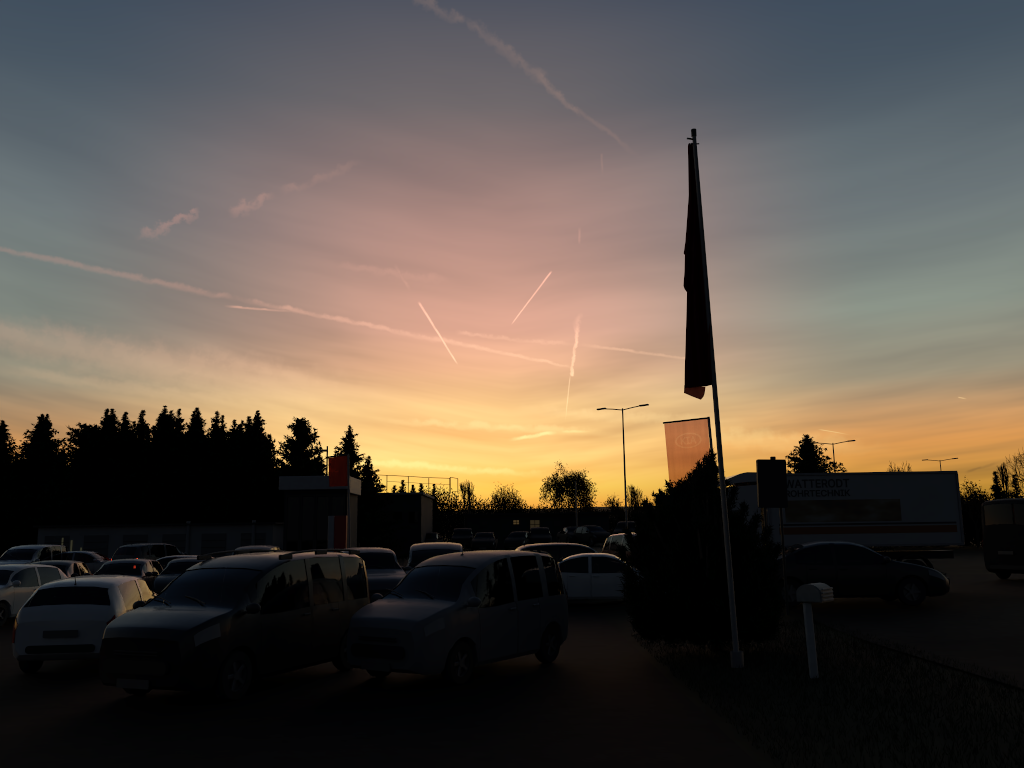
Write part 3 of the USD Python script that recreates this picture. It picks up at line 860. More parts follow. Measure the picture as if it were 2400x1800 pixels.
# ------------------------------------------------------------------ box truck
def truck():
    x0, Y = 7.25, 25.6
    gz = .35
    t = thing('box_truck', 'large box truck with dark lettering facing left behind the black sedan', 'truck', (0, Y, gz))
    mat('truck_white', (.30, .31, .315), .4, vary=.08, scale=1.0, rvary=.08)
    mat('truck_cab', (.30, .31, .32), .3, coat=.5, vary=.06)
    mat('truck_letters', (.02, .022, .03), .5)
    Lb = 5.55; hb, zb_ = 2.10, 1.28
    box_ = part(t, 'cargo_box', cbox(Lb, 2.4, hb, (x0 + Lb / 2, 1.2, zb_ + hb / 2), .035), 'truck_white')
    for z in (zb_ + .03, zb_ + hb - .03):
        part(box_, 'edge_rail', cbox(Lb - .08, .03, .07, (x0 + Lb / 2, -.013, z), .006), 'galvanised')
    for k in (0, 1):
        part(box_, 'corner_post', cbox(.07, .03, hb - .16, (x0 + (.06 if k == 0 else Lb - .06), -.013, zb_ + hb / 2), .006), 'galvanised')
    # printed picture band and stripe: thin boards on the box side
    N = {'tc': ('texture_coordinate', {}), 'mp': ('mapping', dict(scale=(1.1, 1.0, 2.6))), 'nz': ('noise_texture', dict(scale=1.0, detail=5.0)),
         'r': ('rgb_ramp', {'ramp': [(.3, (.03, .028, .02)), (.45, (.12, .07, .03)), (.55, (.16, .12, .06)), (.7, (.25, .24, .20))]}), 'p': ('principled_bsdf', dict(roughness=.45))}
    MATS['truck_print'] = usdkit.material(stage, '/World/Looks/truck_print', N, [('tc.object', 'mp.vector'), ('mp.vector', 'nz.vector'), ('nz.fac', 'r.fac'), ('r.color', 'p.base_color')], surface='p.BSDF')
    mat('truck_orange', (.20, .07, .012), .5)
    part(box_, 'picture_print', box(3.3, .006, .62, (x0 + .5 + 1.65, -.004, zb_ + 1.02)), 'truck_print')
    part(box_, 'stripe', box(Lb - .5, .006, .20, (x0 + .3 + (Lb - .5) / 2, -.004, zb_ + .47)), 'truck_orange')
    part(box_, 'lower_stripe', box(Lb - .5, .006, .05, (x0 + .3 + (Lb - .5) / 2, -.004, zb_ + .64)), 'truck_letters')
    for txt, hgt, zz, wid in (('WATTERODT', .225, zb_ + 1.68, 1.86), ('ROHRTECHNIK', .175, zb_ + 1.43, 1.86)):
        m = meshkit.text_mesh(txt, hgt, .006, bold=True)
        m.apply_scale((wid / m.extents[0], 1, 1)); m.apply_translation(-m.bounds[0])
        T = np.eye(4); T[:3, :3] = np.array([[1, 0, 0], [0, 0, -1], [0, 1, 0]])
        m.apply_transform(T); m.apply_translation((x0 + .53, -.002, zz))
        part(box_, 'lettering', m, 'truck_letters', label='dark block lettering ' + txt)
    # cab
    prof = [(-.05, .95), (-1.62, .95), (-1.72, 1.15), (-1.72, 1.62), (-1.55, 2.50), (-1.38, 2.86), (-1.0, 3.02), (-.05, 3.08)]
    cab = trimesh.creation.extrude_polygon(Polygon(prof), 2.2, engine='earcut')
    T = np.eye(4); T[:3, :3] = np.array([[1, 0, 0], [0, 0, 1], [0, 1, 0]])
    cab.apply_transform(T); cab.invert(); cab.apply_translation((x0 - .12, .1, 0))
    cp = part(t, 'cab', cab, 'truck_cab')
    wn = trimesh.creation.extrude_polygon(Polygon([(-.55, 1.62), (-1.55, 1.62), (-1.42, 2.3), (-.55, 2.38)]), .012, engine='earcut')
    wn.apply_transform(T); wn.invert(); wn.apply_translation((x0 - .12, .092, 0))
    part(cp, 'side_window', wn, 'car_glass')
    part(cp, 'door', cbox(1.0, .02, 1.1, (x0 - 1.1, .092, 1.16 + .3), .006), 'truck_cab')
    ws_ = cbox(.02, 1.9, .86, (0, 0, 0), .005)
    ws_.apply_transform(trimesh.transformations.rotation_matrix(math.radians(11.5), (0, 1, 0))); ws_.apply_translation((x0 - .12 - 1.655, 1.2, 2.04))
    part(cp, 'windscreen', ws_, 'car_glass')
    part(cp, 'mirror', join([cbox(.08, .22, .42, (x0 - 1.72, -.12, 2.0), .02), tube([(x0 - 1.72, .1, 2.25), (x0 - 1.72, -.1, 2.22)], .015)]), 'black_plastic')
    # roof fairing with the bright underside gap that shows in the photograph
    fair = trimesh.creation.extrude_polygon(Polygon([(-.02, 3.44), (-.42, 3.45), (-.62, 3.41), (-1.05, 3.24), (-1.45, 3.03), (-1.20, 3.08), (-.75, 3.14), (-.40, 3.17), (-.02, 3.18)]), 2.0, engine='earcut')
    fair.apply_transform(T); fair.invert(); fair.apply_translation((x0 - .05, .2, 0))
    part(cp, 'roof_fairing', fair, 'truck_cab')
    part(cp, 'fairing_leg', join([box(.06, .06, .2, (x0 - .35, .5, 3.1)), box(.06, .06, .2, (x0 - .35, 1.9, 3.1)), box(.3, 1.9, .16, (x0 - .22, 1.2, 3.1))]), 'black_plastic')
    part(t, 'chassis', join([box(Lb + 1.0, .9, .22, (x0 + Lb / 2 - .5, 1.2, 1.0)), box(.5, 2.2, .25, (x0 - .6, 1.2, .8))]), 'black_plastic')
    part(t, 'side_guard', join([cbox(2.6, .03, .12, (x0 + 2.0, .05, .62), .006), cbox(2.6, .03, .12, (x0 + 2.0, .05, .86), .006)]), 'galvanised')
    for wx in (x0 - 1.05, x0 + 4.1):
        for yy, rt in ((.22, True), (2.18, False)):
            wheel(t, (wx, yy, .45), .45, rt)
    part(t, 'mudguard', trimesh.creation.annulus(.52, .55, .3, sections=24, transform=trimesh.transformations.translation_matrix((x0 + 4.1, .22, .5)) @ trimesh.transformations.rotation_matrix(math.pi / 2, (1, 0, 0))), 'black_plastic')


truck()

# ------------------------------------------------------------------ flagpole with furled flag
def flagpole():
    Y = 14.3
    b = at(1727, 1534, Y); top = at(1626, 309, Y)
    b[2] = float(G(b[0], Y)) - .05
    f = (top - b)
    t = thing('flagpole', 'tall leaning aluminium flagpole with a furled flag, in front of the dark pine', 'flagpole', b)
    zs = np.linspace(0, 1, 12)
    part(t, 'pole', tube(f * zs[:, None], np.interp(zs, [0, 1], [.047, .034]), 16), 'pole_aluminium', 40)
    cap = trimesh.creation.cylinder(.046, .12, sections=16); cap.apply_translation(f + np.array([0, 0, -.02])); part(t, 'cap', cap, 'dark_metal', 40)
    part(t, 'ground_sleeve', trimesh.creation.cylinder(.10, .35, sections=16, transform=trimesh.transformations.translation_matrix((0, 0, .12))), 'galvanised', 40)
    arm = tube([f * .984 + np.array([.02, 0, 0]), f * .984 + np.array([-.13, -.03, .01])], .016, 8); part(t, 'flag_arm', arm, 'dark_metal')
    part(t, 'pulley', tube([f * .975 + np.array([-.075, 0, 0]), f * .975 + np.array([.075, 0, .004])], .012, 8), 'dark_metal')
    part(t, 'halyard', tube([f * k + np.array([.01, -.062 * (1 - .25 * k), 0]) for k in np.linspace(.16, .97, 9)], .004, 5), 'black_plastic')
    # the flag, hanging in long folds
    rows = [(330, 1616.5, 1631), (336, 1616, 1632), (400, 1617, 1637), (449, 1618, 1641), (521, 1613, 1646), (560, 1610, 1649), (588, 1606, 1651), (592, 1609, 1651),
            (630, 1608, 1653), (664, 1605.5, 1656), (672, 1608, 1657), (680, 1614, 1657), (720, 1613, 1661), (752, 1612, 1664), (791, 1611, 1673), (849, 1609, 1679), (897, 1608, 1684)]
    R_ = np.array(rows); ys = np.unique(np.concatenate([np.linspace(330, 897, 64), R_[:, 0]]))
    lf, rt = np.interp(ys, R_[:, 0], R_[:, 1]), np.interp(ys, R_[:, 0], R_[:, 2])
    nu = 29; us = np.linspace(0, 1, nu)
    F, B = [], []
    for y, a, c in zip(ys, lf, rt):
        yy = y + (us ** 1.0) * 6 * (y - 330) / 567 * 0
        if y > 880: yy = y + 9 * (1 - us)
        wdt = (c - a) / FPX * Y
        ph = 1.3 * math.sin(y * .011)
        ridge = .036 * np.sin(us * 2 * math.pi * 2.6 + ph) + .016 * np.sin(us * 2 * math.pi * 5.3 + 2 * ph)
        env = np.sqrt(np.clip(1 - (2 * us - 1) ** 2, 0, 1))
        sc = min(1.0, wdt / .25)
        for u, px, py, e, rd in zip(us, a + (c - a) * us, yy, env, ridge):
            p = at(px, py, Y)
            F.append(p + np.array([0, .13 - (.085 * e + rd * e) * sc - .01, 0]) - b)
            B.append(p + np.array([0, .13 + (.075 * e - rd * e) * sc + .01, 0]) - b)
    nr = len(ys)
    v = np.vstack([F, B]); o = nr * nu; q = []
    for i in range(nr - 1):
        for j in range(nu - 1):
            a = i * nu + j
            q += [(a, a + nu, a + nu + 1, a + 1), (o + a, o + a + 1, o + a + nu + 1, o + a + nu)]
        for j in (0, nu - 1):
            a = i * nu + j
            q += [(a, o + a, o + a + nu, a + nu)] if j == 0 else [(a, a + nu, o + a + nu, o + a)]
    for i in (0, nr - 1):
        for j in range(nu - 1):
            a = i * nu + j
            q += [(a, a + 1, o + a + 1, o + a)] if i == 0 else [(a, o + a, o + a + 1, a + 1)]
    leaf_mat('flag_dark', (.11, .016, .018), .35, .25, 3.0)
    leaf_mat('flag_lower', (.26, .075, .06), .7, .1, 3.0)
    fl = part(t, 'furled_flag', (v, np.array(q)), 'flag_dark', 50)
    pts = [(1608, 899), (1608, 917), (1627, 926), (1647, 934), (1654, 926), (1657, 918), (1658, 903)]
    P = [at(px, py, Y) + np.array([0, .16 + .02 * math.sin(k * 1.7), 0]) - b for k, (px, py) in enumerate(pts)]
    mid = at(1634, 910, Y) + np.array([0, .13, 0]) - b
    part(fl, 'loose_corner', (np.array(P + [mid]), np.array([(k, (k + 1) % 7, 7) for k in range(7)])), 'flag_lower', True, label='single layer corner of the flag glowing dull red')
    edge = [(1661, 756), (1656, 800), (1657, 850), (1659, 899), (1667, 897), (1664, 850), (1662, 800)]
    P = [at(px, py, Y) + np.array([0, -.075, 0]) - b for px, py in edge]
    mid = at(1661, 850, Y) + np.array([0, -.085, 0]) - b
    part(fl, 'turned_edge', (np.array(P + [mid]), np.array([(k, (k + 1) % 7, 7) for k in range(7)])), 'flag_dark', True)


flagpole()


def banner(label, Y, tl, tr, bl, br, pole_top, pole_x_bottom, mtl, emblem=False, name='banner_flag'):
    base = at(pole_x_bottom, 1250, Y); base[2] = float(G(base[0], Y))
    t = thing(name, label, 'flag', base)
    ptop = at(*pole_top, Y) - base
    part(t, 'pole', tube([(0, 0, -.05), tuple(ptop)], [.06, .045], 12), 'pole_aluminium', 40)
    A, B_, C_, D_ = (at(*p, Y) - base for p in (tl, tr, bl, br))

    def uv(u, v):
        p = (A * (1 - u) + B_ * u) * (1 - v) + (C_ * (1 - u) + D_ * u) * v
        return p + np.array([0, -.06 + .05 * v * math.sin(5.5 * u + 1.0 + v) + .02 * math.sin(14 * u + 3 * v) * v, 0])
    wd = np.linalg.norm(B_ - A); hg = np.linalg.norm(C_ - A)
    cells = [sbox(a / 14, b_ / 24, (a + 1) / 14, (b_ + 1) / 24) for a in range(14) for b_ in range(24)]
    ring = letters = None
    if emblem:
        k_ = wd / hg
        oval = affinity.scale(Point(0, 0).buffer(1, quad_segs=12), .31, .31 * .56 * k_)
        ring = affinity.translate(oval.difference(affinity.scale(oval, .86, .82)), .52, .165)
        m = meshkit.text_mesh('KIA', .1, .002, bold=True)
        tri = m.triangles[m.face_normals[:, 2] > .9][:, :, :2]
        letters = union_all([Polygon(q_) for q_ in tri]).buffer(1e-5)
        x0, y0, x1, y1 = letters.bounds
        letters = affinity.affine_transform(letters, [.36 / (x1 - x0), 0, 0, -.17 * k_ / (y1 - y0), .52 - .18 - x0 * .36 / (x1 - x0), .165 + .085 * k_ + y0 * .17 * k_ / (y1 - y0)])

    def lay(shape):
        """The part of the cloth inside a shape drawn on it, following the cloth's waves."""
        vs, fs, o = [], [], 0
        for c_ in cells:
            piece = c_ if shape is None else c_.intersection(shape)
            for g_ in getattr(piece, 'geoms', [piece]):
                if g_.geom_type != 'Polygon' or g_.area < 1e-8:
                    continue
                v2, f2 = trimesh.creation.triangulate_polygon(g_, engine='earcut')
                vs.append(np.array([uv(*p) for p in v2])); fs.append(f2 + o); o += len(v2)
        return np.vstack(vs), np.vstack(fs)
    plain = None if ring is None else sbox(0, 0, 1, 1).difference(union_all([ring, letters]))
    cl = part(t, 'cloth', lay(plain), mtl)
    if emblem:
        part(cl, 'emblem_ring', lay(ring), 'banner_print', label='pale oval ring printed on the cloth')
        part(cl, 'lettering', lay(letters), 'banner_print', label='pale letters KIA inside the oval')
    part(t, 'top_bar', tube([A + np.array([-.04, -.06, .03]), ptop + np.array([.0, -.03, -.04])], .03, 8), 'dark_metal', 40)


cloth_mat('banner_red', (.68, .385, .36), (.45, .10, .06), .72)
cloth_mat('banner_print', (.73, .45, .425), (.6, .3, .22), .72)
cloth_mat('flag_red', (.14, .012, .010), (.30, .04, .028), .15)
banner('translucent red banner with pale oval emblem glowing against the sunset sky', 30.0, (1556, 994), (1657, 982), (1581, 1268), (1681, 1264), (1660.5, 977), 1692, 'banner_red', True)
banner('small dark red flag in front of the pale roof fascia of the showroom, far left', 42.0, (770, 1073), (814, 1068), (772, 1141), (815, 1139), (816, 1064), 822, 'flag_red')

# ------------------------------------------------------------------ sign panel, slatted post
Y = 20.0
p = at(1812, 1180, Y); gz = float(G(p[0], Y))
t = thing('sign_panel', 'dark upright sign board with rounded corners in front of the truck', 'sign', (p[0], Y, gz))
s_ = FPX / Y
ztop = at(1812, 1077, Y)[2] - gz; zbot = at(1812, 1190, Y)[2] - gz
pan = rrect(67 / s_, ztop - zbot, .03, .10); pan.apply_transform(trimesh.transformations.rotation_matrix(math.pi / 2, (0, 0, 1)))
pan.apply_transform(trimesh.transformations.rotation_matrix(-.022, (0, 1, 0)) if False else trimesh.transformations.rotation_matrix(.022, (0, 1, 0)))
pan.apply_translation((0, -.05, (ztop + zbot) / 2))
part(t, 'board', pan, 'black_plastic', 30)
part(t, 'cap', cbox(.11, .08, .07, (.06, 0, ztop + .03), .012), 'dark_metal')
for sx in (-.18, .18):
    part(t, 'post', tube([(sx, .06, -.05), (sx, .06, zbot + .5)], .03, 10), 'dark_metal', 40)

Y = 13.0
p = at(1901, 1480, Y); gz = float(G(p[0], Y))
t = thing('post_box', 'pale square post carrying a round topped box with ribbed side, right foreground', 'post box', (p[0], Y, gz))
mat('post_white', (.36, .375, .375), .7, vary=.15, scale=8, bump=.1)
mat('post_disc', (.20, .21, .21), .6, vary=.2, scale=8)
zt = at(1893, 1412, Y)[2] - gz; zc = at(1894, 1389, Y)[2] - gz
post = cbox(.105, .09, zt + .1, (.0, 0, (zt - .1) / 2), .012)
post.apply_transform(trimesh.transformations.rotation_matrix(-.03, (0, 1, 0)))
part(t, 'post', post, 'post_white')
w2, hh = .185, .25
arch = Polygon([(-w2, 0), (w2, 0)] + [(w2 * math.cos(a), hh - w2 * .72 + w2 * .72 * math.sin(a)) for a in np.linspace(0, math.pi, 15)])
bx_ = trimesh.creation.extrude_polygon(arch, .40, engine='earcut')
T = np.eye(4); T[:3, :3] = np.array([[1, 0, 0], [0, 0, 1], [0, 1, 0]])
turn = trimesh.transformations.translation_matrix((-.03, -.10, zc - .125)) @ trimesh.transformations.rotation_matrix(math.radians(-42), (0, 0, 1))
bx_.apply_transform(T); bx_.invert(); bx_.apply_transform(turn)
bp = part(t, 'box', bx_, 'post_disc', 30)
dr = trimesh.creation.extrude_polygon(affinity.scale(arch, .9, .9, origin=(0, .12)), .012, engine='earcut')
dr.apply_transform(T); dr.invert(); dr.apply_translation((0, -.014, 0)); dr.apply_transform(turn)
part(bp, 'front_lid', dr, 'post_disc', 30)
for k in range(4):
    rb = cbox(.022, .36, .024, (w2 + .006, .20, .03 + .05 * k), .005); rb.apply_transform(turn)
    part(bp, 'rib', rb, 'post_white')


# ------------------------------------------------------------------ street lamps
def lamp(px, ytop, Y, span, label):
    x = (px - 1200) / FPX * Y; gz = float(G(x, Y))
    topp = at(px, ytop, Y)
    H = topp[2] - gz
    t = thing('street_lamp', label, 'street lamp', (topp[0], Y, gz), group='double armed street lamps')
    part(t, 'mast', tube([(0, 0, -.1), (0, 0, 1.2), (0, 0, 1.21), (0, 0, H)], [.10, .10, .075, .045], 10), 'galvanised', 40)
    R = span / 2 * Y / FPX
    for s_ in (-1, 1):
        d = np.array([s_ * .90, -s_ * .50, .068 * 1.0]); d = d / abs(d[0]) * R
        part(t, 'arm', tube([(0, 0, H - .12), d * .4 + np.array([0, 0, H - .05]), d * .72 + np.array([0, 0, H - .02])], .035, 8), 'galvanised', 40)
        h = cbox(np.linalg.norm(d) * .36, .24, .10, (0, 0, 0), .03)
        h.apply_transform(trimesh.transformations.rotation_matrix(-.05, (0, 1, 0)) if s_ > 0 else trimesh.transformations.rotation_matrix(.05, (0, 1, 0)))
        h.apply_transform(trimesh.transformations.rotation_matrix(math.atan2(d[1], d[0]), (0, 0, 1)))
        h.apply_translation(d * .84 + np.array([0, 0, H - .02]))
        part(t, 'lamp_head', h, 'galvanised')


lamp(1459, 957, 62, 112, 'nearest double armed street lamp, left of the translucent red banner')
lamp(1952, 1038, 77, 86, 'double armed street lamp behind the truck beside the dark spruce')
lamp(2203, 1078, 99, 66, 'farthest double armed street lamp above the tail of the truck')
# small lamp left of the pale fascia
x = at(767, 1060, 60)
t = thing('pole_lamp', 'short lamp mast with one stubby head among the dark conifers', 'street lamp', (x[0], 60, float(G(x[0], 60))))
H = at(767, 1056, 60)[2] - float(G(x[0], 60))
part(t, 'mast', tube([(0, 0, -.1), (0, 0, H + .3)], [.07, .05], 8), 'galvanised', 40)
part(t, 'lamp_head', cbox(.55, .3, .14, (-.24, 0, H), .04), 'galvanised')

# ------------------------------------------------------------------ buildings
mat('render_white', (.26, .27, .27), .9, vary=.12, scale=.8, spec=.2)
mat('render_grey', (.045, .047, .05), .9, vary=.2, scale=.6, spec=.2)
mat('fascia_grey', (.34, .35, .36), .6, vary=.08)
mat('roof_felt', (.03, .03, .032), .95, vary=.2)
mat('door_steel', (.10, .105, .11), .6, vary=.15)
mat('frame_dark', (.02, .02, .022), .5)
mat('panel_red', (.36, .022, .016), .5, vary=.1)
mat('lit_window', (.3, .25, .15), .5, emit=.055, ecol=(1.0, .62, .22))
mat('lit_window_dim', (.3, .25, .15), .5, emit=.022, ecol=(1.0, .70, .30))
mat('lit_strip', (.3, .3, .2), .5, emit=.03, ecol=(.9, .85, .45))


def X(px, Y): return (px - 1200) / FPX * Y


# showroom with pale fascia
Y = 48.0
xa, xb = X(664, Y) - .25, X(818, Y)
gz = float(G(0, Y))
t = thing('showroom', 'flat roofed car showroom with a pale fascia band in front of the conifers', 'building', ((xa + xb) / 2, Y, gz))
wd = xb - xa
zt, zb_ = at(700, 1116, Y)[2] - gz, at(700, 1148, Y)[2] - gz
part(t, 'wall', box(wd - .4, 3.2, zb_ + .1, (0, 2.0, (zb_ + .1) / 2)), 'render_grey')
part(t, 'roof', box(wd - .2, 3.5, .12, (0, 1.9, zt - .15)), 'roof_felt')
part(t, 'fascia', cbox(wd, .14, zt - zb_, (0, .0, (zt + zb_) / 2), .02), 'fascia_grey')
part(t, 'fascia', cbox(.14, 3.5, (zt - zb_) * 1.2, (wd / 2 - .07, 1.85, (zt + zb_) / 2 - .12), .02), 'fascia_grey')
for k in range(4):
    w_ = (wd - .6) / 4
    xx = -wd / 2 + .3 + w_ * (k + .5)
    f_ = part(t, 'window', join([box(.08, .1, zb_ - .5, (xx + s_ * (w_ / 2 - .05), .34, zb_ / 2)) for s_ in (-1, 1)] + [box(w_ - .18, .1, .08, (xx, .34, z_)) for z_ in (.3, zb_ - .3)]), 'frame_dark')
    part(f_, 'pane', box(w_ - .2, .02, zb_ - .75, (xx, .37, zb_ / 2)), 'house_glass')

Y = 40.0
x = X(791, Y)
t = thing('entrance_pylon', 'low red and grey panel pylon below the dark red flag', 'sign', (x, Y, float(G(x, Y))))
z1 = at(790, 1209, Y)[2] - float(G(x, Y))
part(t, 'grey_panel', cbox(.27, .3, z1, (-.26, 0, z1 / 2), .015), 'fascia_grey')
part(t, 'red_panel', cbox(.52, .3, z1, (.15, 0, z1 / 2), .015), 'panel_red')
part(t, 'plinth', cbox(1.0, .5, .12, (0, 0, .02), .02), 'concrete')

# low white hall with roller doors
Y = 54.0
xa, xb = X(96, Y), X(664, Y) - .6
gz = float(G(0, Y))
wd = xb - xa; zt = at(380, 1232, Y)[2] - gz
t = thing('garage_hall', 'long low white hall with roller doors in front of the conifers on the left', 'building', ((xa + xb) / 2, Y, gz))
part(t, 'wall', box(wd, 8, zt, (0, 4.1, zt / 2)), 'render_white')
part(t, 'roof', box(wd + .4, 8.5, .10, (0, 4.1, zt + .055)), 'roof_felt')
for k in range(6):
    w_ = wd / 6
    xx = -wd / 2 + w_ * (k + .5)
    d_ = part(t, 'roller_door', box(w_ * .62, .05, zt * .80, (xx, .085, zt * .40)), 'door_steel')
    for r_ in range(4):
        part(d_, 'rib', box(w_ * .60, .02, .03, (xx, .05, zt * .16 * (r_ + 1))), 'frame_dark')
for px in (445, 597):
    part(t, 'downpipe', tube([(X(px, Y) - (xa + xb) / 2, .02, 0), (X(px, Y) - (xa + xb) / 2, .02, zt + .25)], .11, 10), 'render_white', 40)
for px, h_ in ((155, 1.0), (176, .85), (199, .4)):
    part(t, 'window', box(.09, .03, h_, (X(px, Y) - (xa + xb) / 2, .06, zt * .36 + h_ / 2)), 'lit_strip', label='narrow lit window slit')

# flat roofed hall with roof railing
Y = 65.0
xa, xb = X(838, Y), X(985, Y)
gz = float(G(0, Y)); wd = xb - xa; zt = at(925, 1159, Y)[2] - gz
t = thing('flat_roof_hall', 'dark flat roofed hall below the roof railing, right of the conifers', 'building', ((xa + xb) / 2, Y, gz))
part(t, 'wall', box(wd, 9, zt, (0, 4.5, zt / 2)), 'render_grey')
part(t, 'roof_edge', cbox(wd + .3, 9.4, .16, (0, 4.5, zt + .05), .02), 'render_white')
for k in range(4):
    f_ = part(t, 'window', box(wd / 4 * .62, .06, .9, (-wd / 2 + wd / 4 * (k + .5), -.03, zt * .62)), 'frame_dark')
    part(f_, 'pane', box(wd / 4 * .56, .02, .8, (-wd / 2 + wd / 4 * (k + .5), -.07, zt * .62)), 'house_glass')
Yr = 67.0
t = thing('roof_railing', 'thin tube scaffold railing on the flat roof against the yellow sky', 'railing', (0, Yr, 0))
tops = [(882, 1113), (907, 1114), (957, 1116.5), (1005, 1119.5), (1054, 1121), (1058, 1121), (1073, 1121.5)]
P_ = [at(px, py, Yr + (1.2 if px in (1058,) else 0)) * np.array([1, 0, 1]) for px, py in tops]
zl = gz + zt + .1
for p in P_:
    part(t, 'post', tube([(p[0], 0, zl), tuple(p)], .032, 6), 'dark_metal')
for a, b_ in zip(P_[:-1], P_[1:]):
    part(t, 'rail', tube([tuple(a), tuple(b_)], .024, 6), 'dark_metal')
for a, b_ in zip(P_[1:-2], P_[2:-1]):
    dz = np.array([0, 0, .46])
    part(t, 'rail', tube([tuple(a - dz), tuple(b_ - dz)], .016, 6), 'dark_metal')
part(t, 'rail', tube([tuple(P_[-1] - np.array([.35, 0, .95])), tuple(P_[-1] - np.array([0, 0, .95]))], .02, 6), 'dark_metal')

# far low shed with two lit windows
Y = 80.0
xa, xb = X(1090, Y), X(1420, Y); gz = float(G(0, Y)); wd = xb - xa; zt = at(1250, 1206, Y)[2] - gz
t = thing('far_shed', 'long low shed under the hedge with two dim lit windows', 'building', ((xa + xb) / 2, Y, gz))
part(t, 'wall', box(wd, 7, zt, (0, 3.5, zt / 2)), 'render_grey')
part(t, 'roof', box(wd + .6, 7.6, .14, (0, 3.5, zt + .07)), 'roof_felt')
xc = (xa + xb) / 2
for px, py, w_, h_, m_ in ((1205, 1224, 13, 9, 'lit_window'), (1248, 1229, 21, 19, 'lit_window_dim'), (1300, 1228, 16, 12, 'frame_dark'), (1350, 1228, 16, 12, 'frame_dark'), (1130, 1228, 16, 12, 'frame_dark')):
    z_ = at(px, py, Y)[2] - gz
    f_ = part(t, 'window', box(w_ * Y / FPX, .05, h_ * Y / FPX, (X(px, Y) - xc, -.02, z_)), m_)
    part(f_, 'frame', join([box(.05, .06, h_ * Y / FPX, (X(px, Y) - xc, -.03, z_)), box(w_ * Y / FPX, .06, .05, (X(px, Y) - xc, -.034, z_))]), 'frame_dark')

# ------------------------------------------------------------------ trees


def tree_at(px, py, Y):
    p = at(px, py, Y); g_ = float(G(p[0], Y))
    return (p[0], Y, g_), p[2] - g_


gl = 'dark conifers standing in a row on the left'
LEFT = [
    # px, top y, depth, R, profile, leaders (dx px, dh), gappy, words
    (6, 984, 70, 2.7, 'spruce', None, .1, 'narrow spruce cut off by the left edge of the picture'),
    (104, 968, 70, 4.3, 'spruce', ((-10, 0), (10, -2)), .1, 'broad spruce with two tips beside the left edge'),
    (147, 1052, 66, 1.7, 'spruce', None, .1, 'small low spruce between the two tipped spruce and the pine group'),
    (206, 1003, 69, 1.7, 'dome', None, .2, 'round shouldered conifer left of the three tipped one'),
    (268, 955, 70, 2.3, 'spruce', ((-20, -1), (0, -3), (26, -9)), .1, 'dense conifer with three tips in a row'),
    (315, 986, 70, 1.5, 'spruce', None, .2, 'thin low tip right of the three tipped conifer'),
    (335, 960, 71, 1.9, 'spruce', None, .15, 'slim spruce with a sharp tip, fourth gap from the left'),
    (390, 951, 70, 1.0, 'pole', ((-14, -16), (0, 0), (10, -9)), .3, 'tallest ragged conifer in the middle of the row'),
    (421, 957, 71, .8, 'pole', None, .4, 'thin ragged conifer right of the tallest one'),
    (463, 956, 70, 1.15, 'pole', ((-10, -6), (2, 0)), .05, 'dense column shaped conifer with a rounded tip'),
    (508, 963, 70, .85, 'pole', None, .45, 'spindly conifer left of a narrow gap'),
    (522, 972, 71, .55, 'pole', None, .45, 'second spindly conifer right of the column shaped one'),
    (548, 982, 70, 1.1, 'pole', ((0, 0), (22, -4)), .2, 'low conifer leaning on the big dome shaped one'),
    (604, 962, 69, 1.85, 'pole', ((-22, -12), (2, 0)), .0, 'big dome shaped conifer with a steep right side'),
    (705, 991, 68, 1.40, 'dome', None, .15, 'flat topped round conifer standing apart'),
    (748, 1062, 66, .7, 'pole', None, .4, 'low thin conifer beside the short lamp mast'),
    (819, 995, 60, 3.0, 'spruce', None, .28, 'loose spruce with drooping branches above the pale fascia'),
    (864, 1067, 58, 1.75, 'spruce', None, .12, 'small spruce at the right end of the row'),
]
for k, (px, py, Y, R, prof, ld, gap, words_) in enumerate(LEFT):
    b, H = tree_at(px, py, Y)
    R *= {'spruce': 1.35, 'pole': 1.9, 'dome': 1.25}[prof]
    L_ = ((0, 0, 1.0),) if ld is None else tuple((dx * Y / FPX, .25 * (-1) ** i, 1 + dh * Y / FPX / H) for i, (dx, dh) in enumerate(ld))
    conifer('conifer', 'dark ' + words_, 'tree', b, H, R, 100 + k, prof, .32 if prof == 'spruce' else .12, 1.15, L_, gl, gappy=gap, ts=1.0 if Y > 62 else .85)
# the mass of lower growth behind and under the row
g = np.random.default_rng(5)
pts = []
for px in np.arange(-40, 770, 16):
    for Y in (74, 79):
        ytop = 1062 + 44 * g.random() - (64 if 215 < px < 640 else -4)
        if px > 640: ytop += 22
        b, H = tree_at(px, ytop, Y)
        pts.append((b[0], Y, b[2], H, 1.5))
cl = []
for (x, y, z0, h, w) in pts:
    n_ = 900
    zz = g.random(n_)
    r_ = 1.5 * w * np.minimum((1 - zz) ** .7, .62) * np.sqrt(g.random(n_)); a = g.random(n_) * 6.283
    cl.append(tri_cloud(np.stack([x + r_ * np.cos(a), y + r_ * np.sin(a), z0 + zz * h], 1), g.normal(size=(n_, 3)) + np.array([0, 0, .2]), .26, .11, g))
structure('wood_undergrowth', vf(cl), 'spruce_needles', kind='stuff', label='dense dark undergrowth filling the gaps below the row of conifers', cat='undergrowth')

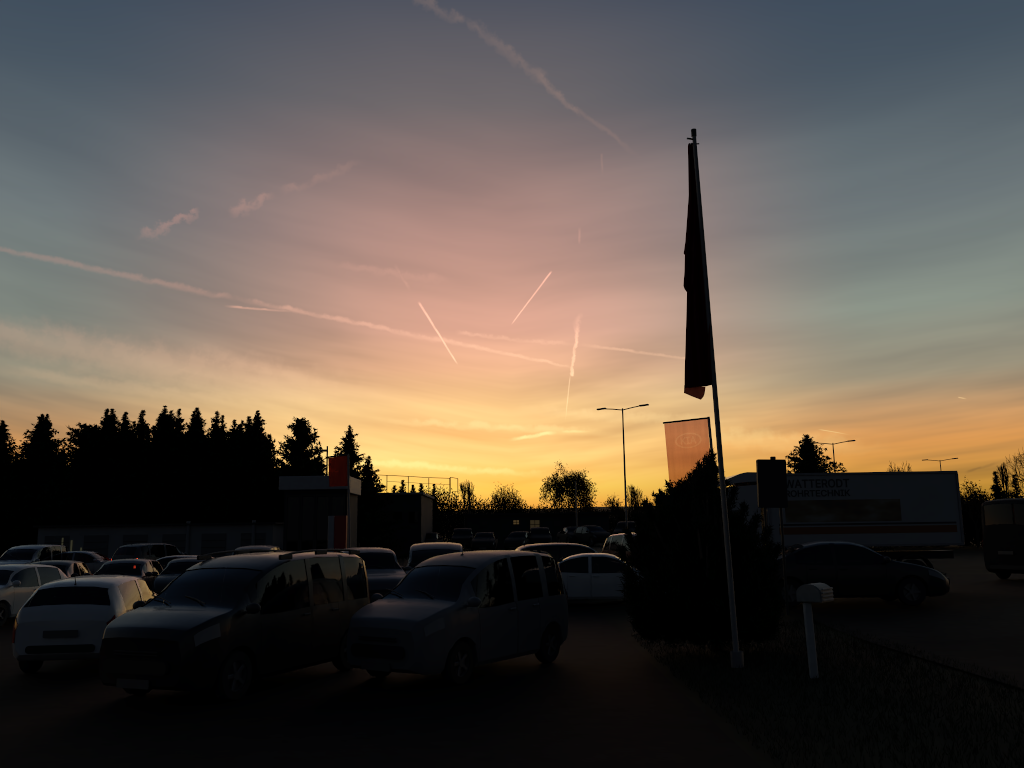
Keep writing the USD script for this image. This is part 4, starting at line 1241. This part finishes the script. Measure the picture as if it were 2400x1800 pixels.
b, H = tree_at(1890, 1018, 46)
conifer('spruce', 'dark layered spruce rising behind the truck beside the sign board', 'tree', b, H, 3.3, 301, 'spruce', .42, 2.6, ts=.62, gappy=.0, slope=.66)
gb = 'small dark firs behind the roof railing'
for k, (px, py, R) in enumerate(((925, 1137, .8), (945, 1124, .9), (968, 1135, .7), (987, 1132, .7), (1018, 1133, .55))):
    b, H = tree_at(px, py, 78)
    conifer('fir', ['small fir at the left end behind the roof railing', 'tallest small fir behind the roof railing', 'small fir in the middle behind the roof railing', 'small fir right of the middle behind the roof railing', 'pointed small fir at the right end behind the roof railing'][k], 'tree', b, H, R, 320 + k, 'pole', .1, 1.0, group=gb, ts=.9)
b, H = tree_at(2333, 1103, 55); conifer('cypress', 'dark narrow cypress right of the truck, left one of two', 'tree', b, H, .62, 340, 'pole', .1, 1.2, ts=.8)
b, H = tree_at(2377, 1110, 55); conifer('cypress', 'dark narrow cypress at the right edge, right one of two', 'tree', b, H, .42, 341, 'pole', .1, 1.2, ts=.8)

b, H = tree_at(1330, 1087, 82)
bare_tree('willow', 'broad rounded tree with brown leaves left of the nearest street lamp', 'tree', b, H, 2.7, 401, 6, 3, .9, trunk_h=.14, spread=.95, fine=.012, clumps=9)
b, H = tree_at(1486, 1134, 88); bare_tree('bare_tree', 'bare fine twigged tree right of the nearest street lamp', 'tree', b, H, 1.5, 402, 5, 3, 0, trunk_h=.2, spread=.55, fine=.014)
b, H = tree_at(1442, 1158, 88); bare_tree('bare_tree', 'low bare tree left of the nearest street lamp foot', 'tree', b, H, 1.2, 403, 5, 3, .2, trunk_h=.15, spread=.7, fine=.014)
b, H = tree_at(1527, 1163, 88); bare_tree('bare_tree', 'low bare tree beside the pine, below the red banner', 'tree', b, H, .9, 404, 4, 3, .3, trunk_h=.15, spread=.7, fine=.014)
b, H = tree_at(1168, 1138, 90); bare_tree('bare_tree', 'low bare tree with thin upright twigs left of the willow', 'tree', b, H, 1.5, 405, 5, 3, .15, trunk_h=.2, spread=.6, fine=.013)
b, H = tree_at(1203, 1140, 90); bare_tree('bare_tree', 'bare bushy tree nearest the willow on its left', 'tree', b, H, 1.4, 406, 5, 3, .3, trunk_h=.2, spread=.6, fine=.013)
b, H = tree_at(1088, 1122, 80); bare_tree('bare_tree', 'leafless tree at the right end of the roof railing', 'tree', b, H, 1.1, 407, 5, 3, .0, trunk_h=.3, spread=.6, fine=.011)
b, H = tree_at(2102, 1078, 60); bare_tree('bare_tree', 'leafless treetop just above the truck roof', 'tree', b, H, 1.15, 408, 5, 3, .0, trunk_h=.45, spread=.7, fine=.012)
b, H = tree_at(2430, 1000, 50); bare_tree('bare_tree', 'large leafless tree cut off by the right edge', 'tree', b, H, 3.3, 409, 6, 3, .0, trunk_h=.22, spread=.85, fine=.009)
b, H = tree_at(2356, 1083, 56); bare_tree('bare_tree', 'slender leafless tree between the two cypresses', 'tree', b, H, .7, 410, 5, 3, .0, trunk_h=.4, spread=.45, fine=.010)
b, H = tree_at(2278, 1128, 58); bare_tree('bare_tree', 'low spreading tree with sparse leaves right of the truck', 'tree', b, H, 1.4, 411, 5, 3, .5, trunk_h=.3, spread=1.0, fine=.012)

# thin mast in front of the willow, pale mast left
x = X(1345, 70)
t = thing('thin_mast', 'thin pale mast standing in front of the willow', 'mast', (x, 70, float(G(x, 70))))
part(t, 'mast', tube([(0, 0, -.1), (0, 0, at(1345, 1128, 70)[2] - float(G(x, 70)))], [.06, .05], 8), 'galvanised', 40)
part(t, 'base_plate', cbox(.35, .35, .04, (0, 0, .03), .01), 'galvanised')
x = X(1097, 82)
t = thing('roof_vent', 'short dark ball topped mast right of the roof railing', 'mast', (x, 82, float(G(x, 82))))
hh = at(1097, 1152, 82)[2] - float(G(x, 82))
part(t, 'mast', tube([(0, 0, -.1), (0, 0, hh)], .07, 8), 'dark_metal', 40)
part(t, 'head', trimesh.creation.icosphere(2, .24, center=(0, 0, hh)), 'dark_metal', True)

# hedges along the far side
def hedge(label, prof, Y, seed, w=1.1, **kw):
    out = []
    pxs = np.array([p[0] for p in prof]); tops = np.array([p[1] for p in prof])
    g_ = np.random.default_rng(seed)
    for px in np.arange(pxs[0], pxs[-1], 18):
        ty = np.interp(px, pxs, tops) + g_.normal() * 2.0
        b, H = tree_at(px, ty, Y + g_.normal() * .5)
        out.append((b[0], Y, b[2], H, w))
    return shrub_mass('hedge', label, 'hedge', out, seed, dens=70, leaf=.17, **kw)


hedge('tall dark hedge behind the flat roofed hall up to the bare trees', [(1000, 1150), (1030, 1142), (1048, 1140), (1066, 1162), (1100, 1166), (1140, 1174), (1170, 1166), (1215, 1168), (1240, 1184), (1275, 1192)], 88, 501)
hedge('low dark hedge under the willow and the nearest street lamp', [(1270, 1190), (1300, 1186), (1360, 1186), (1400, 1195), (1440, 1190), (1520, 1182), (1560, 1184), (1640, 1180), (1720, 1170)], 92, 502)
hedge('dark hedge behind the truck at the right edge', [(1780, 1170), (2000, 1170), (2210, 1172), (2260, 1162), (2320, 1158), (2420, 1160), (2520, 1150)], 60, 503, w=.9)

# ------------------------------------------------------------------ the pine in front
def front_pine():
    g_ = np.random.default_rng(77)
    Y = 16.2
    bx, gz = X(1655, Y), .12
    t = thing('mountain_pine', 'large bushy dark pine behind the foot of the flagpole', 'tree', (bx, Y, gz))
    o = np.array([bx, Y, gz])
    out = [(1062, 1668, 1668), (1075, 1655, 1682), (1100, 1634, 1684), (1130, 1578, 1692), (1150, 1536, 1706), (1165, 1535, 1716), (1185, 1515, 1730), (1210, 1490, 1765), (1240, 1468, 1800),
           (1280, 1452, 1826), (1330, 1446, 1840), (1400, 1450, 1842), (1460, 1480, 1830), (1500, 1530, 1800)]
    A = np.array(out, float)
    tufts, dirs, P, Q = [], [], [], []

    def tuft(p, d, r=.16):
        tufts.append((p, d, r))

    def limb(a, b):
        P.append(a); Q.append(b)
    # filling tufts inside the outline
    for k in range(1500):
        py = 1150 + 347 * g_.random() ** .9
        l, r = np.interp(py, A[:, 0], A[:, 1]), np.interp(py, A[:, 0], A[:, 2])
        l, r = np.interp(py - 26, A[:, 0], A[:, 1]), np.interp(py - 26, A[:, 0], A[:, 2])
        ins = min(24, (r - l) * .25); l, r = l + ins, r - ins
        u = g_.random(); px = l + (r - l) * u
        hw_ = (r - l) / 2 / FPX * Y
        dep = hw_ * math.sqrt(max(1 - (2 * u - 1) ** 2, 0)) * (2 * g_.random() - 1)
        dep = min(max(dep, -1.3), 1.6)
        p = at(px, py, Y) + np.array([0, dep, 0]) - o
        c = np.array([0, 0, max(p[2] - .9, .1)])
        d = p - c; d /= np.linalg.norm(d) + 1e-6; d = d * .8 + np.array([0, 0, .7])
        tuft(p, d, .11 + .05 * g_.random())
        if k % 3 == 0: limb(np.array([0, 0, max(p[2] * .5, .15)]), p)
    # candle shaped shoots on the outline
    for (px, py, ln, lean) in ((1667, 1058, .62, .02), (1639, 1082, .55, -.05), (1656, 1070, .4, -.1), (1678, 1092, .4, .15), (1617, 1110, .5, -.12), (1590, 1128, .4, -.2), (1567, 1130, .42, -.18), (1547, 1150, .40, -.3),
                               (1536, 1160, .3, -.4), (1512, 1172, .36, -.15), (1516, 1186, .3, -.4), (1700, 1124, .4, .2), (1722, 1140, .4, .3), (1610, 1128, .4, 0), (1650, 1102, .5, .0), (1692, 1150, .4, .3),
                               (1745, 1180, .36, .3), (1775, 1205, .36, .35), (1802, 1236, .3, .4), (1826, 1275, .3, .5), (1488, 1205, .34, -.35), (1465, 1238, .3, -.45), (1450, 1282, .28, -.5), (1630, 1100, .45, .05), (1580, 1150, .4, -.1), (1660, 1130, .5, 0)):
        tip = at(px, py, Y + g_.normal() * .25) - o
        ax = np.array([lean, 0, 1.0]); ax /= np.linalg.norm(ax)
        limb(tip - ax * (ln + .35), tip)
        for s in np.arange(0.05, ln, .04):
            tuft(tip - ax * s, ax * 1.1 + g_.normal(size=3) * .10, .085 + .03 * min(s / .2, 1))
    for k in range(74):
        py = 1088 + 190 * g_.random() ** .8
        l, r = np.interp(py, A[:, 0], A[:, 1]), np.interp(py, A[:, 0], A[:, 2])
        u = g_.random(); px = l + 12 + (r - l - 24) * u
        tip = at(px, py, Y + g_.normal() * .5) - o
        ax = np.array([(px - 1667) / 330 + .12 * g_.normal(), .2 * g_.normal(), 1.0]); ax /= np.linalg.norm(ax)
        ln = .28 + .25 * g_.random()
        limb(tip - ax * (ln + .5), tip)
        for s in np.arange(.05, ln, .045):
            tuft(tip - ax * s, ax * 1.1 + g_.normal(size=3) * .1, .085 + .03 * min(s / .2, 1))
    c, d, l = [], [], []
    for (p, ax, r) in tufts:
        n_ = 30
        dd = g_.normal(size=(n_, 3)); dd /= np.linalg.norm(dd, axis=1, keepdims=True)
        dd = dd + np.asarray(ax) * .9
        c.append(p + g_.normal(size=(n_, 3)) * r * .30); d.append(dd); l.append(np.full(n_, r * .95) * (.7 + .5 * g_.random(n_)))
    c, d, l = np.vstack(c), np.vstack(d), np.concatenate(l)
    part(t, 'trunk', tube([(0, 0, -.1), (.03, 0, 1.2), (.0, .05, 2.9)], [.12, .085, .025], 8), 'bark', 40)
    part(t, 'branches', seg_mesh(P, Q, np.full(len(P), .022), np.full(len(P), .008), 4), 'bark')
    part(t, 'needles', vf([tri_cloud(c, d, l, .013, g_)]), 'pine_needles')


front_pine()

# grass on the planted strip round pole, pine and post
g = np.random.default_rng(9)
n_ = 16000
xy = np.stack([2.35 + 4.2 * g.random(n_), 7 + 12 * g.random(n_)], 1)
c = np.column_stack([xy, G(xy[:, 0], xy[:, 1])])
structure('grass', vf([tri_cloud(c, g.normal(size=(n_, 3)) * .35 + np.array([0, 0, 1.0]), .05 + .07 * g.random(n_), .006, g)]), 'grass_blades', kind='stuff', label='short rough grass on the planted strip under the pine and the post', cat='grass')
